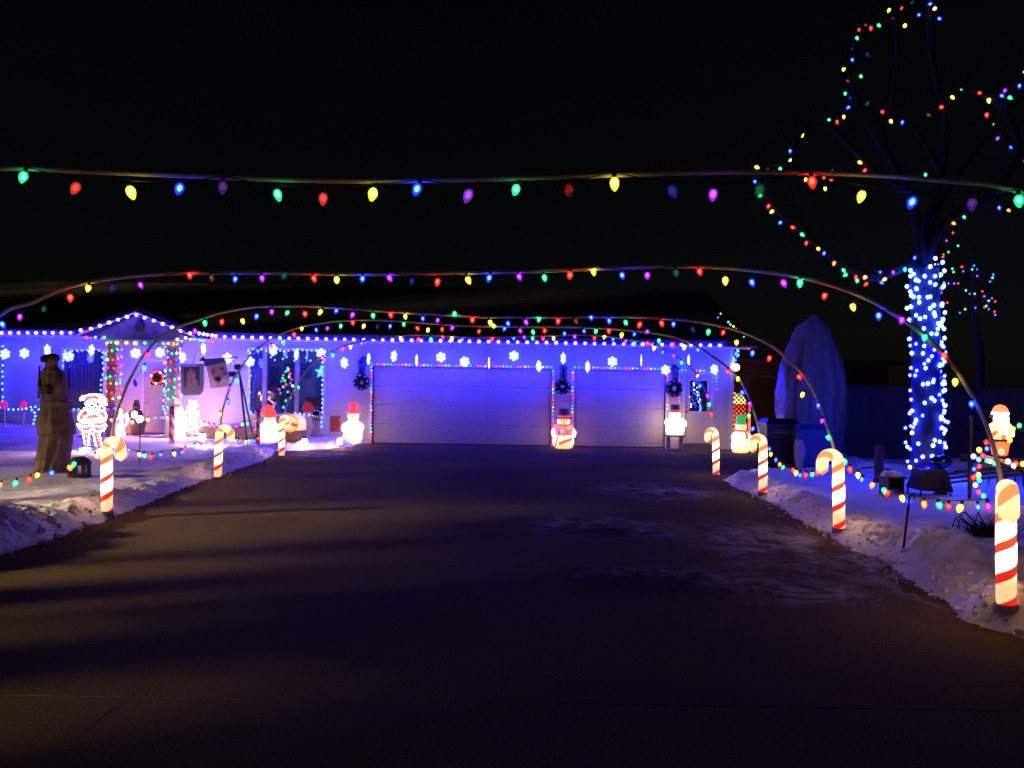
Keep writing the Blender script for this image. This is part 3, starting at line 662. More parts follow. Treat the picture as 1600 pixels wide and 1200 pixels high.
AB = {
 'A': [(48,282,'G'),(132,299,'m'),(204,303,'Y'),(290,301,'B'),(353,296,'p'),(433,309,'G'),(509,314,'m'),(588,307,'Y'),(658,301,'B'),(738,308,'v'),(810,303,'G'),(887,301,'r'),(958,290,'Y'),(1043,303,'b'),(1113,308,'P'),(1187,300,'g'),(1262,289,'R'),(1346,311,'Y'),(1425,322,'B'),(1513,321,'p'),(1583,318,'G')],
 'B': [(3,507,'B'),(35,496,'P'),(73,484,'g'),(113,465,'R'),(143,451,'Y'),(182,450,'b'),(219,447,'P'),(298,432,'R'),(331,436,'o'),(372,438,'B'),(410,436,'P'),(448,432,'g'),(489,437,'R'),(527,439,'Y'),(568,437,'B'),(605,436,'P'),(646,441,'b'),(686,441,'R'),(728,438,'Y'),(767,435,'B'),(808,434,'P'),(848,436,'G'),(891,432,'R'),(924,426,'Y'),(969,432,'B'),(1010,432,'P'),(1053,427,'g'),(1089,426,'R'),(1131,438,'Y'),(1169,442,'B'),(1218,443,'P'),(1248,442,'G'),(1288,464,'R'),(1327,480,'Y'),(1369,493,'B'),(1408,501,'P'),(1442,529,'G'),(1470,556,'R'),(1489,596,'Y'),(1514,632,'B')],
 'C': [(212,599,'b'),(227,574,'G'),(233,554,'R'),(306,516,'P'),(321,503,'G'),(349,502,'R'),(378,501,'Y'),(404,493,'B'),(426,486,'P'),(453,489,'G'),(477,490,'R'),(505,487,'Y'),(528,486,'B'),(555,491,'P'),(583,492,'G'),(609,491,'R'),(633,494,'Y'),(661,498,'B'),(686,501,'P'),(712,490,'G'),(738,499,'R'),(764,503,'Y'),(792,505,'B'),(819,503,'P'),(844,499,'G'),(873,501,'R'),(897,501,'o'),(922,496,'B'),(950,500,'B'),(975,504,'G'),(1001,506,'R'),(1030,504,'R'),(1052,506,'B'),(1078,514,'b'),(1107,517,'G'),(1131,520,'R'),(1150,535,'Y'),(1176,550,'B'),(1203,559,'R'),(1243,589,'R'),(1255,616,'Y'),(1277,633,'B'),(1284,657,'P'),(1289,683,'G')],
 'D': [(344,646,'Y'),(357,626,'B'),(360,605,'P'),(371,593,'G'),(403,547,'B'),(425,540,'R'),(442,533,'G'),(459,521,'R'),(473,513,'Y'),(494,514,'B'),(514,512,'P'),(534,508,'G'),(550,503,'R'),(571,508,'Y'),(591,509,'b'),(611,508,'B'),(630,506,'G'),(650,512,'R'),(670,514,'Y'),(691,513,'R'),(710,511,'P'),(750,517,'R'),(771,508,'Y'),(790,513,'B'),(811,515,'P'),(831,517,'G'),(853,516,'R'),(882,520,'B'),(911,517,'B'),(932,516,'G'),(951,515,'R'),(972,521,'Y'),(992,522,'B'),(1013,517,'P'),(1029,531,'G'),(1050,536,'R'),(1070,540,'Y'),(1089,545,'B'),(1136,580,'R'),(1153,590,'Y'),(1157,611,'B'),(1169,629,'P'),(1171,648,'G'),(1178,668,'B')],
 'E': [(466,604,'G'),(508,561,'R'),(521,553,'G'),(535,544,'R'),(549,540,'Y'),(564,535,'B'),(627,527,'Y'),(657,529,'R'),(674,528,'G'),(691,525,'R'),(704,527,'Y'),(721,529,'B'),(769,528,'R'),(801,528,'B'),(818,525,'P'),(831,527,'G'),(849,527,'R'),(865,527,'Y'),(896,524,'P'),(929,527,'R'),(946,525,'Y'),(959,529,'B'),(977,532,'P'),(992,535,'G'),(1009,535,'R'),(1023,542,'Y'),(1037,549,'B'),(1053,554,'P'),(1063,565,'G'),(1090,586,'Y'),(1094,601,'B'),(1104,616,'P'),(1105,630,'G'),(1109,645,'R')],
}
ALAB = {'A': 'nearest pipe arch, crossing the upper sky above everything', 'B': 'second pipe arch, ending at the largest candy cane', 'C': 'third pipe arch, ending in front of the tall tarp', 'D': 'fourth pipe arch, ending at the candy cane before the dark bin', 'E': 'farthest pipe arch, ending at the candy cane before the entry door'}
SLAB = {'A': 'row of large coloured bulbs hanging across the sky on the nearest arch', 'B': 'coloured bulb string hung along the second arch', 'C': 'coloured bulb string hung along the third arch', 'D': 'coloured bulb string hung along the fourth arch', 'E': 'coloured bulb string hung along the farthest arch over the eave lights'}
for k in 'ABCDE':
    (a, b), px = ARCH[k]
    pts = [PL(x, y, a, b) for x, y in px]
    if k == 'A':   # the ends run down out of the frame
        e1, e2 = pts[0], pts[-1]
        pts = [Vector((A_L[0], A_L[1], 0)), Vector((A_L[0]+0.05, A_L[1], 1.1)), Vector((A_L[0]+0.5, A_L[1], 1.9)), Vector((e1.x-1.6, A_L[1]-0.05, e1.z-0.22)), Vector((e1.x-0.7, A_L[1]-0.05, e1.z-0.03))]+pts+[Vector((e2.x+0.6, e2.y, e2.z-0.22)), Vector((e2.x+1.2, e2.y, e2.z-0.75)), Vector((e2.x+1.5, e2.y, 1.0)), Vector((e2.x+1.55, e2.y, 0))]
    if k == 'B':
        e1 = pts[0]; pts = [Vector((B_L[0], B_L[1], 0.05)), Vector((B_L[0]+0.1, B_L[1], 0.9)), Vector((B_L[0]+0.45, B_L[1], 1.6))]+pts
    path = spline(pts, 5); base = Vector(path[0])
    t = thing('pipe_arch', ALAB[k], 'arch', base, 0, 'pipe arches over the driveway')
    mb = MB(); mb.tube([p-base for p in path], 0.0105 if k == 'A' else (0.0165 if k == 'B' else 0.017), 8); obj('pipe', mb, pipe_m, t, True)
    bp = [(PL(x, y-6*(3.2/abs((a[1]+b[1])/2)), a, b)+Vector((0, -0.03, 0.03)), c) for x, y, c in AB[k]]
    string('light_string', SLAB[k], bp, 'c9', group='coloured bulb strings on the arches', scale={'A': .86, 'B': .92, 'C': 1.1, 'D': 1.25, 'E': 1.4}[k], tilt=24, cr=0.0025, cordmat=dark_cable)

# ground strings between the canes
def gstring(label, pts, y0, y1, scale=1.0):
    n = len(pts)-1
    q = [(P(x, y-3, y0+(y1-y0)*i/n)+Vector((0, 0, 0.03)), c) for i, (x, y, c) in enumerate(pts)]
    return string('light_string', label, q, 'c9', group='coloured bulb strings along the ground', scale=scale, tilt=25, cr=0.0035, cordmat=dark_cable)
gstring('coloured bulb string passing the foot of the carved wooden figure', [(3,757,'O'),(27,753,'G'),(48,748,'R'),(62,742,'Y'),(85,738,'B'),(106,730,'O'),(118,724,'G'),(148,712,'Y')], 9.6, 10.0, 1.25)
gstring('coloured bulb string between the two nearest left candy canes', [(197,706,'R'),(215,711,'N'),(225,712,'C'),(238,714,'R'),(253,711,'B'),(270,709,'Y'),(284,707,'B'),(291,702,'R'),(305,698,'G'),(313,694,'R')], 10.2, 12.4, 1.15)
gstring('coloured bulb string right of the middle left candy cane', [(364,687,'G'),(368,689,'O'),(373,690,'B'),(379,691,'R'),(384,691,'Y'),(390,690,'G'),(397,689,'B'),(403,686,'R')], 14.0, 16.5, 1.3)
gstring('coloured bulb string along the low planter edge behind the middle left cane', [(310,664,'G'),(318,663,'Y'),(326,664,'R'),(334,666,'P'),(372,667,'P'),(380,663,'Y'),(388,662,'G'),(397,659,'R')], 17.5, 18.5, 1.4)
gstring('coloured bulb string along the front of the porch', [(172,656,'O'),(177,654,'B'),(186,659,'P'),(196,660,'P'),(208,660,'Y'),(219,656,'R'),(231,656,'Y'),(241,654,'B'),(254,653,'B')], 19.2, 19.2, 1.6)
gstring('coloured bulb string in front of the dark and blue bins', [(1203,702,'B'),(1205,710,'Y'),(1213,719,'B'),(1220,726,'O'),(1226,731,'G'),(1236,735,'R'),(1245,738,'Y'),(1251,742,'B'),(1260,742,'R'),(1269,741,'G'),(1278,738,'R')], 11.6, 9.2, 1.15)
gstring('coloured bulb string between the two nearest right candy canes', [(1318,720,'G'),(1328,732,'R'),(1340,741,'Y'),(1349,749,'B'),(1366,757,'O'),(1379,765,'G'),(1390,770,'R'),(1407,777,'Y'),(1422,782,'B'),(1444,786,'O'),(1465,788,'G'),(1482,791,'R'),(1504,791,'Y'),(1527,791,'B'),(1542,788,'P')], 8.6, 6.3, 1.15)

# ================================================================== LIGHTS ON THE HOUSE
EYw = W+EY-0.06
ev = [(P(x, 520, EYw), 'E') for x in (2.4, 15.6, 29, 43, 56, 69.5, 82.5, 96, 110, 123)]
LAMP['E'] = ((3.0, 2.2, 160.0), (.12, .06, 16.0)); NAMES['E'] = 'eave'; TINT['E'] = (.8, .8, .9)
LAMP['F'] = ((6.0, 3.0, 70.0), (.10, .06, 6.0)); NAMES['F'] = 'gable'; TINT['F'] = (.8, .8, .9)
string('light_string', 'white bulb string along the eave left of the porch', ev, 'globe', group='white bulb strings on the roof edge', cr=0.006, tilt=8)
gb = [(126,516),(142,513.5),(156,509),(170.5,504),(184.5,499.5),(198.5,495),(213,492),(226,496.5),(240,501),(254,506),(269,511.5),(282,517),(297,520.5)]
string('light_string', 'white bulb string outlining the porch gable', [(P(x, y, W+GY-0.06), 'F') for x, y in gb], 'globe', group='white bulb strings on the roof edge', cr=0.006, tilt=8)
string('light_string', 'short white bulb string running back from the gable to the eave', [(P(x, y, W+GY+0.1+i*0.16), 'F') for i, (x, y) in enumerate([(311,521),(318,522),(324,523),(331,524),(337,525)])], 'globe', group='white bulb strings on the roof edge', cr=0.006, tilt=8)
ex = [351, 366, 379]+[394+14.45*i for i in range(12)]+[568+15.05*i for i in range(38)]
string('light_string', 'long white bulb string along the eave above the garage doors', [(P(x, interp([(351,526),(394,527.3),(560,530.5),(720,533),(950,537),(1122,539.5)], x), EYw), 'E') for x in ex], 'globe', group='white bulb strings on the roof edge', cr=0.006, tilt=8)
string('light_string', 'coloured bulb string at the left foot of the porch gable', [(P(x, y, 19.5), c) for x, y, c in ((135,527,'R'),(142,528,'P'),(149,527,'C'),(159,529,'P'),(163,527,'G'))], 'globe', group='coloured strings on the porch', scale=0.75)
string('light_string', 'bulb string along the porch beam between the columns', [(P(x, y, W+CY-0.14), c) for x, y, c in ((182,535.5,'N'),(197,535.5,'N'),(211,536,'W'),(226,536,'C'),(241,536,'C'),(255,536.5,'C'),(270,537,'N'),(277,530,'W'),(290,528,'W'))], 'globe', group='coloured strings on the porch', scale=0.85)
string('light_string', 'coloured bulb string right of the porch gable under the eave', [(P(x, y, 19.6+i*0.1), c) for i, (x, y, c) in enumerate(((284,533,'C'),(297,530,'N'),(303,530,'G'),(311,531,'C'),(315,532,'C'),(319,532,'C'),(326,533,'R'),(332,534,'R'),(344,534,'P')))], 'globe', group='coloured strings on the porch', scale=0.7)

# coloured mini strips round the garage openings
CYC = 'RRNGCBRRNGB'
YS = W-0.15
def strip(label, poly, off=0, step=0.098, cyc=CYC, group='coloured strips round the garage openings', sc_=0.60, Y=YS, jit=0.004):
    pts = lerp_path([P(x, y, Y) for x, y in poly], step)
    return string('light_string', label, [(p, cyc[(i+off) % len(cyc)]) for i, p in enumerate(pts)], 'mini', group=group, cr=0.005, scale=sc_, jit=jit)
strip('coloured light strip up the left jamb and over the wide garage door', [(580, 686), (580.5, 571), (585, 569), (720, 571.5), (861, 573.5)])
strip('coloured light strip down the right jamb of the wide garage door', [(864, 580), (863.5, 690)], 3)
strip('coloured light strip up the left jamb of the narrow garage door', [(894, 684), (895, 580)], 6)
strip('coloured light strip over the narrow garage door', [(899, 574), (965, 575), (1032, 576.5)], 3)
strip('coloured light strip down the post right of the narrow garage door', [(1043.5, 588), (1042.5, 700)], 0)
strip('coloured light strip left of the entry door', [(1062, 582), (1061, 630)], 4)
strip('coloured light strip over the entry door', [(1066, 578), (1110, 580)], 3)
strip('coloured light strip hanging right of the entry door', [(1119.5, 585), (1119.5, 610)], 2)
# blue mini strings round the windows
LAMP['I'] = ((1.0, 2.0, 14.0), (.04, .16, 4.0)); NAMES['I'] = 'ice_blue'; TINT['I'] = (.4, .6, .9)
YW = W-0.13
strip('icy blue light string round the front window with the indoor tree', [(388, 548), (400, 545), (411, 547.5), (420, 548), (431, 546), (444, 549), (461, 545), (478, 547), (492, 548), (504, 547), (504, 600), (503, 650), (502, 672)], 0, 0.125, 'I', 'icy blue strings round the windows', 1.05, YW, 0.012)
strip('icy blue light string down the left side of the front window', [(391, 552), (391, 590), (389.5, 625), (388, 643), (402, 644), (413, 645)], 0, 0.15, 'I', 'icy blue strings round the windows', 1.0, YW, 0.02)
strip('icy blue light string sagging below the front window sill', [(461, 645), (472, 647.5), (482, 648), (492, 646)], 0, 0.13, 'I', 'icy blue strings round the windows', 1.0, YW, 0.01)
strip('icy blue light string round the top and right of the left window', [(99, 572), (100, 549), (115, 548), (150, 548), (160, 547), (161, 580), (158, 600), (157, 622)], 0, 0.15, 'I', 'icy blue strings round the windows', 1.0, YW, 0.015)
strip('icy blue light string hanging at the left edge of the photograph', [(3, 541), (5, 570), (3, 590), (4, 630)], 0, 0.17, 'I', 'icy blue strings round the windows', 1.15, YW, 0.03)
strip('icy blue light string swagged behind the pink lollipops', [(0, 637), (16, 640), (30, 640), (42, 638), (55, 635), (63, 640)], 0, 0.12, 'I', 'icy blue strings round the windows', 1.1, YW-0.4, 0.01)
strip('icy blue lights shaped like a small cane beside the lollipops', [(50, 640), (55, 646), (54, 655), (52, 664)], 0, 0.1, 'I', 'icy blue strings round the windows', 1.2, YW-0.5, 0.008)
strip('icy blue light string below the left window', [(108, 640), (118, 639), (130, 640), (150, 640)], 0, 0.13, 'I', 'icy blue strings round the windows', 1.0, YW, 0.01)

# wrapped porch columns with garland
gar_m = mat('evergreen_garland', (0.03, 0.075, 0.035), 0.8, var=0.4, vscale=20)
def wrap(label, cx, cyy, z0, z1, r, turns, n, cyc, sc_, group, kind='mini', cone=0.0, garland=True):
    pts = []
    for i in range(n):
        f_ = i/(n-1); a = 2*math.pi*turns*f_; rr = r*(1-cone*f_)+random.uniform(-0.015, 0.025)
        pts.append((Vector((cx+rr*math.cos(a), cyy+rr*math.sin(a), z0+(z1-z0)*f_+random.uniform(-.03, .03))), cyc[random.randrange(len(cyc))]))
    t = string('light_string', label, pts, kind, group=group, cord=not garland, scale=sc_, cr=0.006)
    if garland:
        mb = MB(); b = Vector(pts[0][0])
        for i in range(n*14):
            f_ = i/(n*14-1); a = 2*math.pi*turns*f_; c = Vector((cx+r*0.92*math.cos(a), cyy+r*0.92*math.sin(a), z0+(z1-z0)*f_))-b
            d = Vector((random.gauss(0, 1), random.gauss(0, 1), random.gauss(0, 1))).normalized()*random.uniform(.04, .075); s_ = d.orthogonal().normalized()*0.009
            mb.add([c-s_, c+s_, c+d], [(0, 1, 2)])
        o = obj('garland', mb, gar_m, t); o['kind'] = 'stuff'
    return t
wrap('lit garland wound round the left porch column beside the wire santa', COLX[0], W+CY, 0.75, 2.6, 0.17, 9, 75, 'RRGNNPORRG', 1.0, 'lit garlands on the porch columns')
wrap('lit garland wound round the right porch column beside the snowman banner', COLX[1], W+CY, 0.55, 2.62, 0.19, 9, 90, 'RGNNPORGCR', 1.05, 'lit garlands on the porch columns')
strip('icy blue light string hanging left of the right porch column', [(262, 548), (258, 575), (257, 610), (256, 650)], 0, 0.16, 'I', 'icy blue strings round the windows', 0.9, W+CY-0.2, 0.02)

# wreaths and wall lanterns
def wreath(label, p, r, lit=None, orn=8, group='wreaths on the house'):
    t = thing('wreath', label, 'wreath', p, 0, group); mb = MB()
    for i in range(1500):
        a = random.uniform(0, 2*math.pi); rr = r*random.uniform(0.30, 1.0)
        c = Vector((rr*math.cos(a), random.uniform(-.03, .03), rr*math.sin(a)))
        d = Vector((random.gauss(0, 1), random.gauss(-.3, 1), random.gauss(0, 1))).normalized()*random.uniform(.04, .08); s_ = d.orthogonal().normalized()*0.008
        mb.add([c-s_, c+s_, c+d], [(0, 1, 2)])
    mb.torus((0, 0.03, 0), r*0.68, r*.30, 22, 7)
    o = obj('needles', mb, gar_m, t); o['kind'] = 'stuff'
    om = MB(); om.ball((0, 0, 0), 0.03, 8, 5); ome = om.mesh('ornament', mat('glass_ornament', (0.55, 0.5, 0.6), 0.12, 0.9), True)
    for i in range(orn):
        a = 2*math.pi*(i+.3*random.random())/orn; q = (r*0.82*math.cos(a), -0.07, r*0.82*math.sin(a))
        if lit: link('bulb', bulb_mesh('mini', lit[i % len(lit)]), t, q)
        else: link('ornament', ome, t, q)
    return t
def lantern(label, px, ytop, ybot):
    a, b = P(px, ytop, W-0.22), P(px, ybot, W-0.22); h = a.z-b.z
    t = thing('wall_lantern', label, 'wall lantern', b, 0, 'dark wall lanterns between the garage doors')
    mb = MB(); mb.lathe([(0.01, h*1.0), (0.02, h*.93), (0.05, h*.88), (0.13, h*.74), (0.135, h*.71), (0.10, h*.70)], 6)
    obj('cap', mb, black_m, t); mb = MB(); mb.lathe([(0.06, 0.0), (0.09, 0.03), (0.085, 0.05)], 6); obj('base', mb, black_m, t)
    for i in range(6):
        g_ = MB(); an = math.pi/3*i; g_.tube([(0.08*math.cos(an), 0.08*math.sin(an), 0.04), (0.10*math.cos(an), 0.10*math.sin(an), h*.71)], 0.008, 4); obj('bar', g_, black_m, t)
    gl = MB(); gl.lathe([(0.07, 0.05), (0.085, h*.69)], 6); obj('glass', gl, mat('smoked_glass', (0.05, 0.05, 0.07), 0.15), t)
    br = MB(); br.tube([(0, 0.0, h*.95), (0, 0.1, h*1.02), (0, 0.2, h*.9)], 0.014, 6); br.box(-0.05, 0.05, 0.19, 0.205, h*.5, h*1.0); obj('bracket', br, black_m, t)
lantern('dark wall lantern left of the wide garage door', 565, 557, 588); wreath('dark wreath with dull ornaments left of the wide garage door', P(565, 597, W-0.25), 0.22)
lantern('dark wall lantern between the two garage doors', 880, 568, 594); wreath('dark wreath with dull ornaments between the two garage doors', P(879, 604, W-0.25), 0.21)
lantern('dark wall lantern left of the entry door', 1055, 569, 594); wreath('dark wreath with dull ornaments left of the entry door', P(1053.5, 607, W-0.25), 0.23)
wreath('red-lit wreath on the porch door', P(247, 590, W-0.1), 0.20, 'RRNR', 14)

# snowflakes under the eave
def flake_mesh(kind):
    mb = MB(); r = 0.155
    for i in range(6):
        a = math.pi/3*i; d = Vector((math.sin(a), 0, math.cos(a))); n = Vector((math.cos(a), 0, -math.sin(a)))
        mb.tube([d*0.01, d*r], [0.012, 0.009], 5)
        for f_, l in ((.45, .055), (.72, .045)):
            for s_ in (-1, 1): mb.tube([d*r*f_, d*(r*f_+l*.6)+n*(s_*l)], [0.008, 0.006], 4)
    mb.lathe([(0.035, -0.010), (0.038, 0), (0.035, 0.010)], 6); 
    return mb.mesh('crystal', [mat('lit_snowflake', (.8, .85, .9), .3, emit=(1.6, 2.6, 230.0))])
FL = flake_mesh(0)
sf = [(8,553,0),(38,552,0),(74,547,85),(107,557,20),(143,547,85),(212,552,10),(250,551,0),(283,558,35),(318,545,82),(355,560,40),(390,565,15),(427,547,50),(463,554,80),(502,552,25),(538,567,52),(576,561,82),(615.5,556.5,60),(651,563,84),(689,558,0),(726,565,10),(764,567,84),(803,556,0),(842,572,55),(880,560,55),(918,573,57),(957,565,5),(1002,563,84),(1040,578,10),(1076,563.5,65),(1116,577,25)]
for i, (x, y, yaw) in enumerate(sf):
    p = P(x, y, W-0.5)
    t = thing('lit_snowflake', '%s lit snowflake from the left in the row under the eave' % ORD[i], 'snowflake', p, R(yaw), 'lit snowflakes hanging under the eave')
    link('crystal', FL, t, (0, 0, 0), (0, R(random.uniform(-15, 15)), 0), (0.88,)*3 if yaw < 30 else (0.85, 0.85, 1.0))
    th = MB(); top = (2.745 if x > 300 or x < 125 else 2.52)-p.z
    th.tube([(0, 0, 0.15), (0, 0, max(0.2, top))], 0.0035, 4); obj('thread', th, mat('thread', (.5, .5, .5), .5), t)

# globe lamp and blue cluster at the right corner
p = P(1150, 574, W-0.1); t = thing('globe_lamp', 'bright white round globe lamp at the right corner of the house', 'lamp', p)
mb = MB(); mb.ball((0, 0, 0), 0.10, 16, 10); obj('globe', mb, mat('lit_globe', (.9, .9, .9), .3, emit=(5.0, 4.2, 4.0)), t, True)
mb = MB(); mb.lathe([(0.03, 0.09), (0.045, 0.1), (0.04, 0.15), (0.01, 0.17)], 10); mb.tube([(0, 0, .16), (0, 0.02, .3), (-0.08, 0.1, .42)], .012, 6); obj('fitting', mb, black_m, t)
string('light_string', 'blue bulb cluster above the globe lamp', [(P(1149+random.uniform(-4, 6), 545+i*2.0, W-0.15), 'I' if i % 3 else 'B') for i in range(11)], 'mini', group='small strings at the house corner', scale=1.2)
string('light_string', 'coloured mini string trailing up from the right roof corner', [(P(x, y, W-0.3), c) for x, y, c in ((1170,545,'R'),(1170,535,'R'),(1167,530,'O'),(1162,527,'G'),(1150,514,'O'),(1146,510,'Y'),(1141,507,'G'),(1138,503,'C'),(1126,490,'G'),(1122,496,'B'))], 'mini', group='small strings at the house corner', scale=0.9)

# ================================================================== LIT YARD FIGURES
def shell_mat(name, hot, edge, mid, half, base): return glow(name, hot, edge, mid, half, base)
coal = mat('coal_paint', (0.012, 0.012, 0.014), 0.5)
def snowman(label, p, h, wd, hat, rz=0, stout=1.0, hatcol='red', scarf=None, extra=None, group='lit snowmen in front of the house', hot=(3.6, 2.2, 1.05), edge=(1.3, 0.72, 0.28)):
    """hollow lit plastic snowman of height h (with hat) and width wd"""
    t = thing('lit_snowman', label, 'snowman', p, rz, group)
    b = h*0.80; r = wd/2
    prof = [(r*.55, 0), (r*.80, b*.02), (r*.97, b*.14), (r*1.0, b*.24), (r*.93, b*.35), (r*.80*stout, b*.43), (r*.88*stout, b*.50), (r*.86*stout, b*.58), (r*.70*stout, b*.67), (r*.46, b*.725),
            (r*.52, b*.76), (r*.60, b*.82), (r*.60, b*.88), (r*.50, b*.95), (r*.30, b*.995), (r*.05, b*1.01)]
    m = MB(); m.lathe(prof, 20, 0, (0, 0, 0), 1, 0.72)
    key = 'lit_snowman_body_%.2f_%.1f' % (h, hot[0])
    obj('body', m, glow(key, hot, edge, b*.5, b*.62), t, True)
    for s_ in (-1, 1):
        a = MB(); a.tube([(s_*r*.78, -r*.1, b*.60), (s_*r*1.0, -r*.25, b*.50), (s_*r*.92, -r*.55, b*.40), (s_*r*.62, -r*.72, b*.38)], [r*.20, r*.19, r*.17, r*.12], 8); obj('arm', a, MATS[key], t, True)
    hc = {'red': ((2.2, .10, .10), (1.2, .03, .03), (.6, .02, .02)), 'green': ((.05, .55, .12), (.02, .25, .05), (.02, .3, .05)), 'black': ((.02, .012, .012), (.01, .006, .006), (.015, .012, .012))}[hatcol]
    hm = glow('lit_hat_'+hatcol, hc[0], hc[1], 0, 2.0, hc[2]); m = MB()
    if hat == 'top':
        m.lathe([(r*.30, b*.93), (r*.80, b*.93), (r*.80, b*.955), (r*.48, b*.965), (r*.46, h*.99), (r*.40, h), (r*.02, h)], 16, 0, (0, 0, 0), 1, .8)
    elif hat == 'stocking':
        m.lathe([(r*.50, b*.84), (r*.70, b*.86), (r*.66, b*1.0), (r*.50, b*1.10), (r*.1, b*1.16)], 14, 0, (0, 0, 0), 1, .85)
        m.tube([(r*.1, 0, b*1.10), (-r*.3, 0, b*1.19), (-r*.75, 0, b*1.08), (-r*.85, 0, b*.94)], [r*.42, r*.34, r*.22, r*.14], 10)
    hh = obj('hat', m, hm, t, True)
    if hat == 'top' and hatcol == 'black':
        bnd = MB(); bnd.lathe([(r*.50, b*.965), (r*.50, b*1.03)], 16, 0, (0, 0, 0), 1.0, .82); obj('hat_band', bnd, mat('lit_red_band', (.5, .02, .02), .4, emit=(1.1, .06, .06)), hh)
    for s_ in (-1, 1):
        e = MB(); e.ball((s_*r*.22, -r*.42, b*.885), r*.075, 8, 5); obj('eye', e, coal, t, True)
    e = MB(); e.tube([(0, -r*.40, b*.845), (0, -r*.62, b*.84)], [r*.10, r*.02], 8); obj('nose', e, mat('carrot_nose', (.5, .12, .02), .5, emit=(.5, .1, .02)), t, True)
    mth = MB(); mth.tube([(-r*.2, -r*.43, b*.81), (0, -r*.46, b*.79), (r*.2, -r*.43, b*.81)], r*.03, 5); obj('mouth', mth, coal, t)
    for z in (.55, .40, .26):
        e = MB(); e.ball((0, -r*.70 if z < .5 else -r*.62, b*z), r*.07, 8, 5); obj('button', e, coal, t, True)
    if scarf:
        m = MB(); ring = [(r*.56*math.cos(a*math.pi/10), r*.46*math.sin(a*math.pi/10), b*.725) for a in range(21)]; m.tube(ring, r*.13, 7)
        m.tube([(r*.25, -r*.45, b*.72), (r*.34, -r*.66, b*.60), (r*.36, -r*.72, b*.45)], [r*.14, r*.15, r*.13], 6, 0, True, .5)
        obj('scarf', m, scarf, t, True)
    if extra: extra(t, r, b, h)
    return t
red_cloth = mat('lit_red_scarf', (.5, .03, .03), .5, emit=(1.5, .16, .10)); green_scarf = mat('lit_green_scarf', (.1, .4, .12), .5, emit=(1.2, 1.6, .6))
def atY(px, py, Y, lo=0.0):
    p = P(px, py, Y); return Vector((p.x, Y, lo))
q = yardL(421, 690)
snowman('glowing snowman in a drooping red stocking cap beside the mailbox-shaped box', Vector((q.x, q.y, q.z-.02)), 0.92, 0.46, 'stocking', R(-8), scarf=green_scarf)
q = yardL(557, 689); snowman('glowing snowman in a red top hat left of the wide garage door', Vector((q.x, 20.25, hL(q.x, 20.25)-.02)), 1.06, 0.50, 'top', R(4))
# panel snowman with vest and broom between garage doors
def vest(t, r, b, h):
    m = MB(); m.lathe([(r*.96, b*.42), (r*.98*.92, b*.50), (r*.93, b*.58), (r*.78, b*.68)], 20, 0, (0, 0, 0), 1.0, .76); obj('vest', m, mat('lit_pink_vest', (.5, .1, .3), .5, var=.0, emit=(1.5, .18, .38)), t, True)
    m = MB(); m.tube([(r*.85, -r*.45, b*.45), (r*.62, -r*.70, b*.30), (0, -r*.78, b*.22), (-r*.45, -r*.74, b*.16)], [r*.10, r*.13, r*.14, r*.16], 7, 0, True, .5); obj('scarf_tail', m, red_cloth, t, True)
    m = MB(); m.tube([(-r*.40, -r*.80, b*.55), (-r*.85, -r*.85, b*.02)], r*.045, 6); obj('broom_stick', m, coal, t)
    for x, z in ((-.15, .56), (.42, .66)):
        m = MB(); m.ball((r*x, -r*.72, b*z), r*.16, 10, 6); obj('mitten', m, mat('lit_green_mitten', (.05, .4, .1), .5, emit=(.12, .9, .25)), t, True)
    for s_ in (-1, 1):
        m = MB(); m.ball((s_*r*.68, -r*.1, b*.66), r*.26, 10, 6); obj('shoulder', m, mat('lit_orange_shawl', (.6, .25, .05), .5, emit=(1.9, .34, .10)), t, True)
snowman('lit snowman with black hat, red scarf and broom between the garage doors', atY(880, 700, 20.35), 1.06, 0.58, 'top', 0, 1.05, 'black', red_cloth, vest, hot=(2.2, 1.4, .75), edge=(1.2, .55, .22))
# snowman with black hat on a wooden stand left of the entry door
q = atY(1054, 700, 20.4); stand = thing('wooden_stand', 'small wooden stand under the snowman left of the entry door', 'stand', q)
sm_ = mat('stand_wood', (.55, .50, .48), .7, var=.2)
for sx in (-1, 1):
    for sy in (-1, 1):
        m = MB(); m.box(sx*.17-.025, sx*.17+.025, sy*.12-.025, sy*.12+.025, 0, .36); obj('leg', m, sm_, stand)
m = MB(); m.bevbox(-.23, .23, -.17, .17, .36, .41, .01); obj('top', m, sm_, stand)
snowman('stout glowing snowman in a striped black hat on a stand by the entry door', q+Vector((0, 0, .41)), 0.80, 0.50, 'top', 0, 1.12, 'black', hot=(8.0, 5.0, 2.2), edge=(3.0, 1.8, .7))
q = atY(1157, 705, 19.9); snowman('glowing snowman in a green top hat below the lattice screen', q, 0.98, 0.50, 'top', R(10), 1.1, 'green', red_cloth)

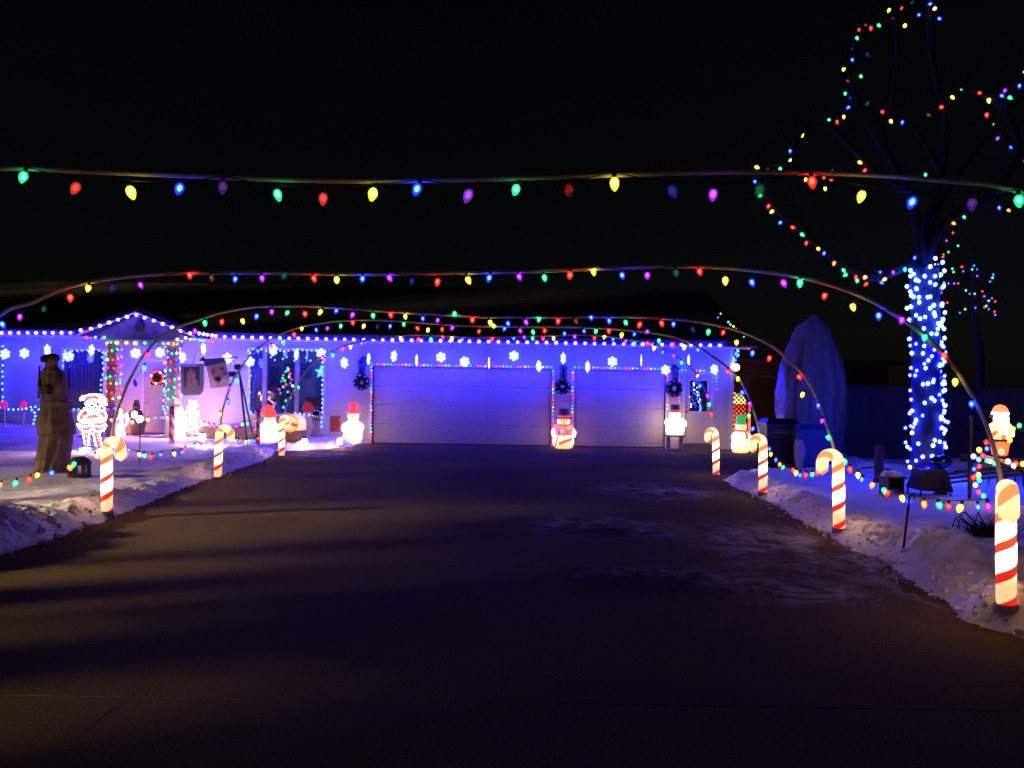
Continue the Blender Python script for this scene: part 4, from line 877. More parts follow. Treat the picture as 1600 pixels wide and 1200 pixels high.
# lit penguin by the porch door and glowing angel beside the column
q = Vector((P(213, 640, 20.3).x, 20.3, .18))
pot = thing('plant_pot', 'dark square pot on the porch under the lit penguin', 'pot', Vector((q.x+.05, q.y, .18)))
m = MB(); m.lathe([(.15, 0), (.19, .30), (.21, .31), (.21, .36), (.17, .36)], 14); obj('pot_body', m, mat('dark_pot', (.05, .045, .06), .6), pot, True)
m = MB(); m.lathe([(.165, .33), (.02, .335)], 14); obj('soil', m, mat('soil', (.04, .03, .025), .9), pot)
pg = thing('lit_penguin', 'small penguin figure with white belly standing on the porch', 'penguin', q+Vector((0, 0, .36)))
m = MB(); m.lathe([(.09, 0), (.13, .05), (.14, .18), (.11, .28), (.075, .32), (.09, .36), (.085, .42), (.04, .46), (.005, .47)], 14); obj('body', m, coal, pg, True)
m = MB(); m.ball((0, -.06, .17), .10, 12, 8, 0, 1, .9, 1.35); obj('belly', m, glow('lit_belly', (4.0, 3.4, 3.0), (1.5, 1.2, 1.0), .17, .2), pg, True)
for s_ in (-1, 1):
    m = MB(); m.tube([(s_*.12, 0, .27), (s_*.17, -.02, .18), (s_*.15, -.03, .10)], [.03, .03, .015], 7); obj('wing', m, coal, pg, True)
m = MB(); m.tube([(0, -.08, .39), (0, -.14, .38)], [.02, .004], 7); obj('beak', m, mat('beak', (.6, .25, .03), .5), pg)
m = MB(); m.lathe([(.10, .44), (.10, .455), (.065, .46), (.06, .56), (.01, .565)], 12); obj('hat', m, coal, pg)

q = Vector((P(188, 650, 19.9).x, 19.85, .18)); ang = thing('lit_angel', 'white glowing angel figure right of the left porch column', 'angel', q)
am = glow('lit_angel_white', (34.0, 10.0, 7.0), (14.0, 3.6, 2.2), .35, .55)
m = MB(); m.lathe([(.16, 0), (.15, .05), (.10, .30), (.075, .46), (.05, .52), (.06, .56), (.07, .62), (.05, .68), (.01, .70)], 16, 0, (0, 0, 0), 1, .8); obj('body', m, am, ang, True)
for s_ in (-1, 1):
    m = MB(); m.tube([(s_*.04, .06, .46), (s_*.14, .08, .56), (s_*.17, .08, .40), (s_*.12, .07, .25)], [.03, .05, .05, .015], 8, 0, True, .4); obj('wing', m, am, ang, True)

# lit candle figure and white twig tree right of the porch
q = yardL(282, 686); cn = thing('lit_candle', 'white glowing column candle below the snowman banner', 'candle', q)
m = MB(); m.lathe([(.14, 0), (.15, .04), (.10, .08), (.095, .45), (.11, .52), (.13, .60), (.12, .64)], 14); obj('candle_body', m, glow('lit_candle_white', (24, 15, 15), (12, 7, 7), .35, .5), cn, True)
m = MB(); m.lathe([(.02, .64), (.05, .69), (.035, .76), (.004, .84)], 10); obj('flame', m, mat('lit_flame', (.9, .6, .2), .4, emit=(5, 3, 1)), cn, True)
q = yardL(300, 684); tw = thing('lit_twig_tree', 'small white lit twig tree between candle and tripod', 'lit tree', q)
m = MB(); m.tube([(0, 0, 0), (0, 0, .95)], [.018, .006], 6); brs = []
for i in range(26):
    z = .10+.82*i/26; a = i*2.4; L_ = .24*(1-i/30)+.03; tip = (L_*math.cos(a), L_*math.sin(a), z+.06); m.tube([(0, 0, z), tip], [.008, .004], 5); brs.append((tip, z, a, L_))
obj('twigs', m, mat('white_twig', (.75, .75, .78), .5), tw)
LAMP['Z'] = ((95, 52, 74), (4, 1.6, 2.0)); NAMES['Z'] = 'bright_white'; TINT['Z'] = (.8, .8, .8)
for tip, z, a, L_ in brs:
    for f_ in (.5, 1.0): link('bulb', bulb_mesh('mini', 'Z'), tw, (tip[0]*f_, tip[1]*f_, z+.06*f_), (0, 0, 0), (1.2,)*3)

# path lamps on stakes and small flood lamps
pl_m = glow('lit_path_lamp', (55, 32, 36), (40, 22, 26), .2, .1); pl_b = glow('lit_path_lamp_bright', (300, 165, 200), (240, 130, 160), .2, .1)
for px, py, Y, lab in ((476, 694, 18.55, 'bright path lamp on a stake left of the snow mound'), (531, 690, 19.0, 'bright path lamp on a stake before the red-hatted snowman'), (316, 692, 17.6, 'bright path lamp on a stake in front of the twig tree')):
    q = atY(px, py, Y); q.z = hL(q.x, Y)-.01; t = thing('path_lamp', lab, 'path lamp', q, 0, 'path lamps in the snow before the house')
    m = MB(); m.tube([(0, 0, 0), (0, 0, .13)], .009, 6); obj('stake', m, black_m, t)
    m = MB(); m.lathe([(.05, .13), (.062, .14), (.062, .27), (.05, .28)], 12); obj('lens', m, pl_b if px < 400 else pl_m, t, True)
    m = MB(); m.lathe([(.02, .28), (.085, .28), (.08, .295), (.02, .32)], 12); obj('cap', m, black_m, t, True)
q = Vector((P(220, 638, 19.3).x, 19.3, .18)); t = thing('flood_lamp', 'small bright white flood lamp on the porch edge near the penguin', 'flood lamp', q)
m = MB(); m.lathe([(.03, 0), (.07, .12), (.075, .16)], 12, 0, (0, 0, .30)); m.tube([(0, 0, 0), (0, 0, .32)], .014, 6); obj('housing', m, black_m, t)
m = MB(); m.ball((0, -.05, .47), .085, 12, 8, 0, 1, .8, 1); obj('lens', m, mat('lit_flood_lens', (.9, .9, .9), .3, emit=(70, 22, 26)), t, True)

# wire santa outlined with lights
S0 = 15.6
sx0 = P(145, 706, S0); q = Vector((sx0.x, S0, hL(sx0.x, S0)))
santa = thing('wire_santa', 'santa figure outlined in bright white lights left of the near candy cane', 'light figure', q)
SO = [('Z', [(260,340),(300,300),(400,270),(500,268),(600,275),(650,340),(680,450)]), ('Z', [(270,320),(295,290),(325,310),(315,345),(280,350),(262,335)]), ('Z', [(340,400),(380,375),(460,350),(540,370),(580,420)]),
      ('Z', [(350,420),(370,490),(440,525),(510,500),(540,440)]), ('Z', [(380,410),(430,400),(500,410)]), ('Z', [(410,450),(440,480),(480,450)]), ('Z', [(540,280),(600,330),(630,420),(600,470)]), ('Z', [(560,340),(590,400),(570,450)]),
      ('Z', [(330,480),(250,560),(220,620),(250,680),(330,665)]), ('Z', [(330,480),(385,520),(380,590),(310,620)]), ('Z', [(560,500),(640,530),(670,600),(650,670),(560,660)]), ('Z', [(540,510),(560,590),(620,630)]),
      ('Z', [(390,570),(470,560),(550,575)]), ('Z', [(280,665),(440,650),(640,650)]), ('Z', [(290,705),(440,695),(640,690)]), ('Z', [(220,730),(250,800),(330,850),(420,830),(450,760)]), ('Z', [(440,800),(520,850),(620,820),(670,740)]), ('Z', [(230,740),(330,770),(440,740),(560,770),(660,735)]),
      ('Z', [(300,870),(320,960),(335,1060)]), ('Z', [(405,850),(390,950),(395,1050)]), ('Z', [(455,870),(490,980),(510,1090)]), ('Z', [(560,860),(570,960),(600,1070)]),
      ('Z', [(260,1120),(330,1090),(410,1110),(400,1140),(280,1142),(258,1122)]), ('Z', [(520,1150),(600,1110),(680,1080),(690,1110),(640,1150),(540,1162)]),
      ('R', [(345,880),(360,960),(365,1040)]), ('R', [(510,880),(535,960),(550,1050)]), ('R', [(300,520),(280,590)]), ('R', [(600,540),(620,600)]), ('R', [(300,740),(360,735)]), ('R', [(500,740),(580,745)]), ('O', [(400,340),(450,330),(510,340)]), ('O', [(410,540),(500,540)]), ('G', [(340,680),(440,675),(560,672)])]
def sp2(zx, zy):
    px, py = 100+zx/10, 590+zy/10; p = P(px, py, S0); return p-q
fr = MB()
for c, pl in SO:
    pts = [sp2(*a) for a in pl]; fr.tube(pts, .006, 4)
    for b_ in lerp_path(pts, .052 if c == 'Z' else .06): link('bulb', bulb_mesh('mini', c), santa, b_+Vector((0, -.012, 0)), (0, 0, 0), (.66,)*3)
for pl in ([(300,490),(560,490),(660,600),(650,690),(660,740),(560,830),(440,760),(330,840),(230,740),(240,620)], [(310,850),(400,850),(390,1060),(335,1060)], [(460,860),(560,850),(590,1070),(515,1090)], [(300,320),(420,280),(600,285),(660,440),(560,380),(400,370)]):
    m = MB(); pp = [sp2(*a) for a in pl]; m.prism([(p.x, p.z) for p in pp], .02, .026); obj('red_cloth', m, mat('santa_cloth', (.55, .04, .03), .8), santa)
fr.tube([sp2(330, 1140), Vector((sp2(330, 1140).x, 0.02, -.05))], .008, 4); fr.tube([sp2(600, 1120), Vector((sp2(600, 1120).x, 0.02, -.05))], .008, 4)
fr.tube([sp2(440, 700), Vector((sp2(440, 700).x, .5, 0))], .008, 4)
obj('wire_frame', fr, mat('white_wire', (.6, .55, .5), .5), santa)

# lollipops, edging
for px, lab in ((7, 'pink lollipop stake nearer the left edge'), (37, 'pink lollipop stake nearer the carved wooden figure')):
    p = P(px, 632, 19.6); z0 = hL(p.x, 19.6); t = thing('lollipop_stake', lab, 'lollipop', Vector((p.x, 19.6, z0)), 0, 'pink lollipop stakes')
    m = MB(); m.tube([(0, 0, 0), (0, 0, p.z-z0)], .022, 8); obj('stick', m, trim_m, t)
    m = MB(); m.lathe([(.02, -.035), (.085, -.02), (.095, 0), (.085, .02), (.02, .035)], 16); o = obj('candy', m, mat('lit_pink_candy', (.7, .03, .25), .3, emit=(.75, .01, .18)), t, True); o.location = (0, -.01, p.z-z0); o.rotation_euler = (R(90), 0, 0)
a, b = P(-20, 668, 20.3), P(66, 668, 20.3); ed = thing('garden_edging', 'low white scalloped garden edging under the blue lights', 'edging', Vector((a.x, 20.3, 0)))
n = int((b.x-a.x)/.11)
me_ = MB(); me_.prism([(0, .0), (.105, 0)]+[(.0525+.0525*math.cos(math.pi*i/8), a.z+.06+.05*math.sin(math.pi*i/8)) for i in range(9)], 0, .02); mes = me_.mesh('picket', trim_m)
for i in range(n): link('picket', mes, ed, (i*.11, 0, 0))

# carved wooden figure
CYY = 12.0; pb = P(80, 752, CYY); q = Vector((pb.x, CYY, hL(pb.x, CYY)-.03)); kx = CYY/F
fig = thing('carved_figure', 'tall weathered wood carving of a capped figure on a wavy stump', 'wood carving', q)
rings = [(752,79,27),(744,80,28),(730,82,25),(715,83,23.5),(700,86,23.5),(688,88,24),(680,88,24),(678,90,27.5),(670,89,26),(658,87,24),(645,86,22),(634,86,21),(630,87,22.5),(627,87,22),(626,85,18.5),(618,85,19),(606,85,18.5),(596,84,18),(586,83,17.5),(580,83,15.5),(577,82,12),(574,81,9),(566,80,8)]
vs = []; n = 28
for i, (py, cx, hw) in enumerate(rings):
    p = P(cx, py, CYY)-q; r = hw*kx
    for j in range(n):
        a = 2*math.pi*j/n; d = 1+.10*nz(math.cos(a)*2.2, math.sin(a)*2.2, p.z*3)+.14*nz(math.cos(a)*6, math.sin(a)*6, p.z*2.5)
        vs.append((p.x+r*d*math.cos(a), r*d*.85*math.sin(a), p.z))
m = MB(); k = len(rings); m.add(vs, [(i*n+j, i*n+(j+1) % n, (i+1)*n+(j+1) % n, (i+1)*n+j) for i in range(k-1) for j in range(n)]+[tuple((k-1)*n+j for j in range(n))])
wood_m = mat('weathered_carving', (.25, .15, .10), .75, var=.45, vscale=9, bump=.7, bscale=22)
obj('body', m, wood_m, fig, False)
p = P(81, 564, CYY)-q; m = MB(); m.ball((p.x, 0, p.z), .095, 14, 8, 0, 1, 1, .95); obj('head', m, wood_m, fig, True)
m = MB(); m.lathe([(.105, .02), (.11, .05), (.09, .09), (.04, .115), (.005, .12)], 14, 0, (p.x+.01, 0, p.z)); m.tube([(p.x-.02, -.08, p.z+.035), (p.x-.06, -.19, p.z+.02)], [.07, .045], 10, 0, True, .25); obj('cap', m, mat('dark_carving', (.07, .05, .045), .8, var=.4, vscale=9), fig, True)
for s_, w_ in ((-1, 0), (1, 0)):
    p1, p2, p3 = P(83+s_*13, 584, CYY)-q, P(84+s_*15, 603, CYY)-q, P(84+s_*9, 612, CYY)-q
    m = MB(); m.tube([p1+Vector((0, -.04, 0)), p2+Vector((0, -.08, 0)), p3+Vector((0, -.17, 0))], [.05, .05, .04], 10); obj('arm', m, wood_m, fig, True)
pa = P(68, 572, CYY)-q; pc = P(70, 622, CYY)-q; m = MB(); m.tube([pa+Vector((0, -.1, 0)), pc+Vector((0, -.16, 0))], .016, 6); obj('staff', m, MATS['dark_carving'], fig)
p1 = P(85, 607, CYY)-q; m = MB(); m.bevbox(p1.x-.05, p1.x+.05, -.26, -.14, p1.z-.09, p1.z+.06, .02); obj('carved_mug', m, MATS['dark_carving'], fig)

# small dark garden lantern beside the carving
q = yardL(124, 744); t = thing('garden_lantern', 'small dark stone garden lantern right of the carved figure', 'garden lantern', q+Vector((0, 0, -.02)))
st = mat('dark_stone', (.06, .06, .06), .8, var=.3, vscale=10, bump=.3)
m = MB(); m.lathe([(.16, 0), (.16, .05), (.13, .06)], 12); obj('base', m, st, t)
for sx, sy in ((-1, -1), (1, -1), (-1, 1), (1, 1)):
    m = MB(); m.box(sx*.10-.022, sx*.10+.022, sy*.07-.022, sy*.07+.022, .05, .19); obj('leg', m, st, t)
m = MB(); m.lathe([(.155, .19), (.16, .215), (.13, .27), (.08, .305), (.01, .315)], 14); obj('dome', m, st, t, True)

# banner with a snowman picture, garden flag, tripod
bp_ = [P(x, y, 19.1) for x, y in ((282, 571), (319, 570), (318, 611), (312, 617), (288, 618), (283, 612))]
q = bp_[0]; t = thing('snowman_banner', 'pale framed banner with a pink snowman picture hanging by the porch column', 'banner', q)
m = MB(); m.prism([((p-q).x, (p-q).z) for p in bp_], -.012, .012); obj('cloth', m, mat('pale_blue_banner', (.45, .50, .58), .8, var=.06), t)
def flat(name, pl, mt, Y, q0, t_, y0, y1):
    m = MB(); m.prism([((P(x, y, Y)-q0).x, (P(x, y, Y)-q0).z) for x, y in pl], y0, y1); return obj(name, m, mt, t_)
flat('night_panel', [(287, 570.5+4), (312.5, 572.5), (312, 602), (287.5, 605)], mat('banner_blue', (.06, .13, .42), .8), 19.1, q, t, -.016, -.0125)
def circ(cx, cy_, rx, ry, n=18): return [(cx+rx*math.cos(2*math.pi*i/n), cy_+ry*math.sin(2*math.pi*i/n)) for i in range(n)]
pk = mat('banner_pink', (.72, .42, .42), .8); flat('snowman_body', circ(300.5, 599, 9.5, 9), pk, 19.1, q, t, -.020, -.0165)
flat('snowman_head', circ(299.3, 587, 7.2, 6.6), pk, 19.1, q, t, -.0238, -.0205); flat('snowman_hat', [(293.5, 582), (305.5, 582), (305, 580), (303, 579.5), (302, 576.5), (297, 576.5), (296, 579.5), (294, 580)], mat('banner_rose', (.62, .25, .25), .8), 19.1, q, t, -.027, -.0242)
for x, y in ((297.5, 585), (301.5, 585), (299.3, 593), (299.3, 597)): flat('dot', circ(x, y, .8, .8, 8), coal, 19.1, q, t, -.030, -.0272)
m = MB(); m.tube([(-.03, 0, .02), (.62, 0, .04)], .012, 6); m.tube([(.30, 0, .03), (.30, .15, .32)], .008, 5); obj('hanger', m, black_m, t)

fpx = [(321, 570), (353, 563), (359, 603), (329, 608.5)]
q = P(321, 570, 19.6); t = thing('house_flag', 'printed holiday flag hanging from a slanted pole under the eave', 'flag', q)
m = MB(); A, B, C_, D_ = [P(x, y, 19.6)-q for x, y in fpx]; vs = []; nu, nv = 14, 14
for i in range(nu+1):
    for j in range(nv+1):
        u, v = i/nu, j/nv; p = (A*(1-u)+B*u)*(1-v)+(D_*(1-u)+C_*u)*v; vs.append(p+Vector((0, .03*math.sin(u*7+v*2)*v, 0)))
m.add(vs, [(i*(nv+1)+j, (i+1)*(nv+1)+j, (i+1)*(nv+1)+j+1, i*(nv+1)+j+1) for i in range(nu) for j in range(nv)])
o = obj('cloth', m, mat('flag_cloth', (.58, .48, .50), .85, var=.2, vscale=5), t, True)
sm2 = o.modifiers.new('thick', 'SOLIDIFY'); sm2.thickness = .008
flat('dark_band', [(319, 561), (352, 559), (353, 566), (321, 573)], mat('flag_navy', (.05, .06, .16), .8), 19.6, q, t, -.05, -.046)
for nm, pl, cl in (('red_print', [(330, 578), (335, 574), (339, 580), (336, 587), (331, 586)], (.5, .06, .10)), ('boot_print', circ(343, 592, 4, 4, 10), (.22, .06, .22)), ('hat_print', circ(348, 576, 4, 3, 10), (.12, .10, .22)), ('leaf_print', [(334, 590), (341, 588), (346, 597), (338, 596)], (.30, .05, .12)), ('pale_print', circ(353, 591, 4, 5, 10), (.6, .5, .7)), ('star_print', [(349, 583), (352, 581), (357, 584), (352, 587)], (.2, .15, .3))):
    flat(nm, pl, mat('flag_'+nm, cl, .85), 19.6, q, t, -.055, -.051)
a, b = P(317, 564, 19.6)-q, P(370, 558, 19.6)-q; m = MB(); m.tube([a, b], .014, 6); m.ball(tuple(b), .03, 8, 5); m.lathe([(.10, 0), (.085, .03), (.03, .09), (.005, .11)], 8, 0, (a.x, a.y, a.z)); obj('pole', m, black_m, t)

top = P(374, 583, 18.3); zf = hL(top.x, 18.3); q = Vector((top.x, 18.3, zf))
t = thing('tripod_stand', 'dark tripod stand with two unlit flood heads left of the front window', 'tripod', q)
H = top.z-zf
for nm, ex_, ey in (('leg', .28, -.2), ('leg', .36, .1), ('leg', .10, .35)):
    m = MB(); m.tube([(0, 0, H), (ex_*.5, ey*.5, H*.5), (ex_, ey, 0)], [.022, .026, .018], 6); obj(nm, m, mat('tripod_paint', (.03, .04, .10), .5), t)
m = MB(); m.tube([(0, 0, H-.05), (0, 0, H+.22)], .018, 6); obj('mast', m, black_m, t)
for nm, x, z in (('flood_head', -.03, .20), ('flood_head', -.16, .03)):
    m = MB(); m.prism([(x-.08, H+z), (x+.08, H+z+.01), (x+.055, H+z-.12), (x-.05, H+z-.12)], -.08, .06); obj(nm, m, black_m, t)

# mailbox-shaped lit box, gazing ball, small red flag, striped poles
q = yardL(455, 690); t = thing('lit_mailbox', 'arched glowing orange box with a red flag, shaped like a mailbox', 'mailbox', q+Vector((0, .1, -.02)), R(-8))
m = MB(); m.bevbox(-.24, .24, -.16, .30, 0, .30, .015); obj('wood_base', m, mat('brown_box', (.22, .12, .07), .7, var=.2), t)
m = MB(); m.prism([(-.23, .30), (.23, .30)]+[(.23*math.cos(math.pi*i/14), .47+.23*math.sin(math.pi*i/14)) for i in range(15)], -.15, .29); obj('arched_body', m, glow('lit_mailbox_orange', (1.5, .75, .30), (.8, .36, .12), .5, .3, (.7, .5, .3)), t)
m = MB(); m.torus((0, -.155, .47), .20, .02, 24, 6); obj('trim', m, mat('lit_trim_orange', (.7, .3, .1), .5, emit=(1.2, .32, .06)), t, True)
m = MB(); m.prism([(.05, .42), (.20, .38), (.20, .46), (.05, .50)], -.19, -.17); obj('flag', m, mat('mail_red', (.5, .02, .02), .4, emit=(.55, .04, .03)), t)
q = yardL(495, 682); q.y = 20.0; q.x = P(494, 660, 20).x; q.z = hL(q.x, 20); t = thing('gazing_ball', 'mirrored gazing ball on a concrete pedestal by the front window corner', 'gazing ball', q)
zb = P(496, 649, 20).z-q.z
m = MB(); m.lathe([(.16, 0), (.16, .06), (.12, .09), (.085, .2), (.08, zb-.24), (.11, zb-.17), (.12, zb-.13), (.07, zb-.11)], 16); obj('pedestal', m, mat('concrete', (.26, .24, .23), .8, var=.2, vscale=8, bump=.2), t, True)
m = MB(); m.ball((0, 0, zb), .145, 20, 12); obj('mirror_ball', m, mat('mirror', (.32, .30, .32), .05, 1.0), t, True)
q = P(524, 674, 20.4); q.z = hL(q.x, 20.4); t = thing('garden_flag', 'small red printed garden flag on a thin stand by the snow mound', 'garden flag', q)
z1 = P(524, 650, 20.4).z-q.z; m = MB(); m.tube([(-.14, 0, 0), (-.14, 0, z1), (.14, 0, z1)], .008, 5); obj('stand', m, black_m, t)
m = MB(); m.box(-.125, .125, -.004, .004, z1-.42, z1-.01); obj('cloth', m, mat('red_print_cloth', (.32, .05, .06), .8, var=.8, vscale=12), t)
def pole_mat():
    m = mat('striped_pole', (.6, .5, .5), .5); T = m.node_tree; tc = T.nodes.new('ShaderNodeTexCoord'); wv = T.nodes.new('ShaderNodeTexWave'); wv.bands_direction = 'DIAGONAL'; wv.inputs['Scale'].default_value = 2.2
    rp = T.nodes.new('ShaderNodeValToRGB'); rp.color_ramp.interpolation = 'CONSTANT'; rp.color_ramp.elements[0].color = (.5, .42, .45, 1); rp.color_ramp.elements[1].position = .55; rp.color_ramp.elements[1].color = (.40, .03, .08, 1)
    T.links.new(tc.outputs['Object'], wv.inputs[0]); T.links.new(wv.outputs[0], rp.inputs[0]); T.links.new(rp.outputs[0], T.nodes['Principled BSDF'].inputs['Base Color']); return m
for px, y0, y1, Y, lab in ((269, 691, 640, 18.0, 'unlit red striped pole below the right porch column'), (403, 687, 645, 18.2, 'unlit red striped pole left of the stocking-capped snowman')):
    p = P(px, y1, Y); q = Vector((p.x, Y, hL(p.x, Y)-.02)); t = thing('striped_pole', lab, 'striped pole', q, 0, 'unlit striped poles')
    h_ = p.z-q.z; m = MB(); m.lathe([(.055, 0), (.055, h_-.02), (.04, h_)], 14); obj('shaft', m, pole_mat(), t, True)
    m = MB(); m.ball((0, 0, h_+.03), .06, 10, 6); obj('knob', m, mat('pole_knob', (.5, .03, .08), .4), t, True)
q = Vector((P(358, 690, 19.6).x, 19.6, 0)); t = thing('brick_planter', 'low brick planter against the wall left of the front window', 'planter', q)
brm = mat('brick', (.30, .17, .13), .8, var=.25, vscale=7); bmx = MB(); bmx.bevbox(0, .215, 0, .10, 0, .068, .006); bme = bmx.mesh('brick', brm)
for r_ in range(6):
    for c in range(7): link('brick', bme, t, (-.75+c*.225+(.11 if r_ % 2 else 0), -.1, .02+r_*.078))
m = MB(); m.box(-.74, .92, -.09, .9, 0, .47); obj('core', m, mat('mortar', (.28, .26, .25), .9), t)
m = MB(); vs = []
for i in range(13):
    for j in range(7): vs.append((-.76+1.70*i/12, -.1+1.0*j/6, .49+.05*math.sin(math.pi*i/12)*math.sin(math.pi*j/6)+.03*nz(i*.7, j*.7)))
m.add(vs, [(i*7+j, (i+1)*7+j, (i+1)*7+j+1, i*7+j+1) for i in range(12) for j in range(6)]); obj('snow_cap', m, snow_m, t, True)

# indoor tree and figures in the front window
q = Vector((X(437), W+.75, .72)); t = thing('indoor_tree', 'decorated indoor tree behind the front window glass', 'christmas tree', q); m = MB()
for i in range(1500):
    z = random.uniform(.05, 1.35); rr = .46*(1-z/1.45)*math.sqrt(random.uniform(.2, 1)); a = random.uniform(0, 6.28); c = Vector((rr*math.cos(a), rr*math.sin(a), z))
    d = Vector((math.cos(a), math.sin(a), random.uniform(-.6, .3)))*.09; s_ = d.orthogonal().normalized()*.012; m.add([c-s_, c+s_, c+d], [(0, 1, 2)])
o = obj('needles', m, gar_m, t); o['kind'] = 'stuff'
m = MB(); m.tube([(0, 0, 0), (0, 0, 1.4)], [.035, .01], 7); obj('trunk', m, mat('bark', (.028, .021, .018), .95, var=.4, vscale=10, bump=.6), t)
for i in range(34):
    z = .15+1.2*i/34; rr = .44*(1-z/1.5); a = math.pi+math.pi*random.random(); link('bulb', bulb_mesh('mini', 'RGCNRBIG'[i % 8]), t, (rr*math.cos(a), rr*math.sin(a), z), (0, 0, 0), (1.35,)*3)
for px, lab, cl in ((430, 'small blue robed figurine left on the front window ledge', (.10, .16, .5)), (447, 'larger blue robed figurine right on the front window ledge', (.14, .22, .6))):
    q = Vector((X(px), W+.22, .78)); t = thing('figurine', lab, 'figurine', q, 0, 'blue figurines on the window ledge'); k_ = 1.0 if px > 440 else .8
    m = MB(); m.lathe([(.12*k_, 0), (.11*k_, .05), (.05*k_, .36*k_), (.02, .40*k_)], 12); obj('robe', m, mat('blue_robe%d' % px, cl, .6), t, True)
    m = MB(); m.ball((0, 0, .43*k_), .05*k_, 10, 6); obj('head', m, mat('figurine_skin', (.5, .36, .28), .6), t, True)
    m = MB(); m.lathe([(.07*k_, .455*k_), (.065*k_, .47*k_), (.035*k_, .48*k_), (.03*k_, .56*k_)], 10); obj('hat', m, coal, t)
m = MB(); m.box(-.95, .95, .12, .42, .70, .765); obj('inner_ledge', m, mat('room_wall', (.3, .3, .3)), wf)
# small lamps added behind the entry door glass to imitate reflected tree lights
pts = []
for i in range(60):
    f_ = i/59; pts.append((Vector((X(1091)+random.uniform(-1, 1)*(.04+.20*(1-f_)), W+.36, 1.06+.78*f_)), 'IZCBI'[i % 5]))
string('light_string', 'tiny added blue and white lights imitating reflections in the entry door glass', pts, 'mini', scale=.36, cord=False)

# ================================================================== RIGHT SIDE
# bins
def bin_(label, px0, px1, ytop, ybot, Y, col, lidcol):
    a, b = P(px0, ytop, Y), P(px1, ybot, Y); cx = (a.x+b.x)/2; wd = b.x-a.x; h = a.z; 
    t = thing('wheeled_bin', label, 'bin', Vector((cx, Y, 0)), R(-6), 'wheeled bins beside the tarp')
    bm_ = mat('bin_plastic_'+label.split()[1], col, .45, var=.1)
    m = MB(); w1, w0 = wd/2, wd/2*.82; d1, d0 = .36, .28; zt = h-.10
    m.add([(-w0, -d0, .05), (w0, -d0, .05), (w0, d0, .05), (-w0, d0, .05), (-w1*.96, -d1, zt), (w1*.96, -d1, zt), (w1*.96, d1, zt), (-w1*.96, d1, zt)], [(3,2,1,0),(4,5,6,7),(0,1,5,4),(1,2,6,5),(2,3,7,6),(3,0,4,7)])
    m.box(-w1, w1, -d1-.02, d1+.02, zt-.05, zt); obj('body', m, bm_, t)
    m = MB(); m.add([(-w1-.01, -d1-.04, zt+.002), (w1+.01, -d1-.04, zt+.002), (w1+.01, d1+.04, zt+.002), (-w1-.01, d1+.04, zt+.002), (-w1*.8, -d1*.7, h), (w1*.8, -d1*.7, h), (w1*.8, d1*.8, h-.01), (-w1*.8, d1*.8, h-.01)], [(3,2,1,0),(4,5,6,7),(0,1,5,4),(1,2,6,5),(2,3,7,6),(3,0,4,7)]); obj('lid', m, mat('bin_lid_'+label.split()[1], lidcol, .4), t)
    for s_ in (-1, 1):
        m = MB(); m.torus((s_*(w0+.03), d0+.02, .11), .085, .03, 16, 6, 0, 'x'); obj('wheel', m, black_m, t, True)
    m = MB(); m.tube([(-w1*.7, d1+.08, zt-.02), (w1*.7, d1+.08, zt-.02)], .015, 6); obj('handle', m, black_m, t)
    return t
db = bin_('tall black wheeled bin behind the third right candy cane', 1192, 1240, 653, 730, 15.9, (.018, .018, .02), (.02, .02, .022))
bin_('open blue wheeled bin in front of the tall tarp', 1240, 1290, 662, 735, 15.4, (.02, .06, .30), (.02, .07, .34))
m = MB()
for zz, hw in ((.80, .15), (.755, .22)):
    for i in range(9 if hw > .2 else 5):
        x = -hw+2*hw*i/(9 if hw > .2 else 5); m.box(x, x+.030, -.395, -.385, zz, zz+.026)
o = obj('worn_lettering', m, mat('bin_print', (.35, .33, .34), .6), db); o['kind'] = 'stuff'
q = P(1240, 690, 15.5); t = thing('crumpled_bag', 'crumpled pale bag wedged between the two bins', 'bag', q+Vector((0, -.35, -.25)))
m = MB(); n = 14; rg = [(.05, -.32), (.10, -.1), (.13, .1), (.12, .26), (.06, .36), (.01, .38)]
for r_, z_ in rg: pass
vs = [(r_*(1+.35*nz(j*1.3, z_*9))*math.cos(2*math.pi*j/n), r_*.7*(1+.35*nz(j*1.7, z_*7, 3))*math.sin(2*math.pi*j/n), z_) for r_, z_ in rg for j in range(n)]
m.add(vs, [(i*n+j, i*n+(j+1) % n, (i+1)*n+(j+1) % n, (i+1)*n+j) for i in range(len(rg)-1) for j in range(n)]); obj('bag_body', m, mat('pale_plastic', (.55, .50, .42), .4, var=.3, vscale=9), t, True)
m = MB(); m.tube([(-.04, 0, .36), (-.06, -.02, .46), (.03, -.02, .47), (.04, 0, .37)], .012, 6); obj('tie', m, MATS['pale_plastic'], t)

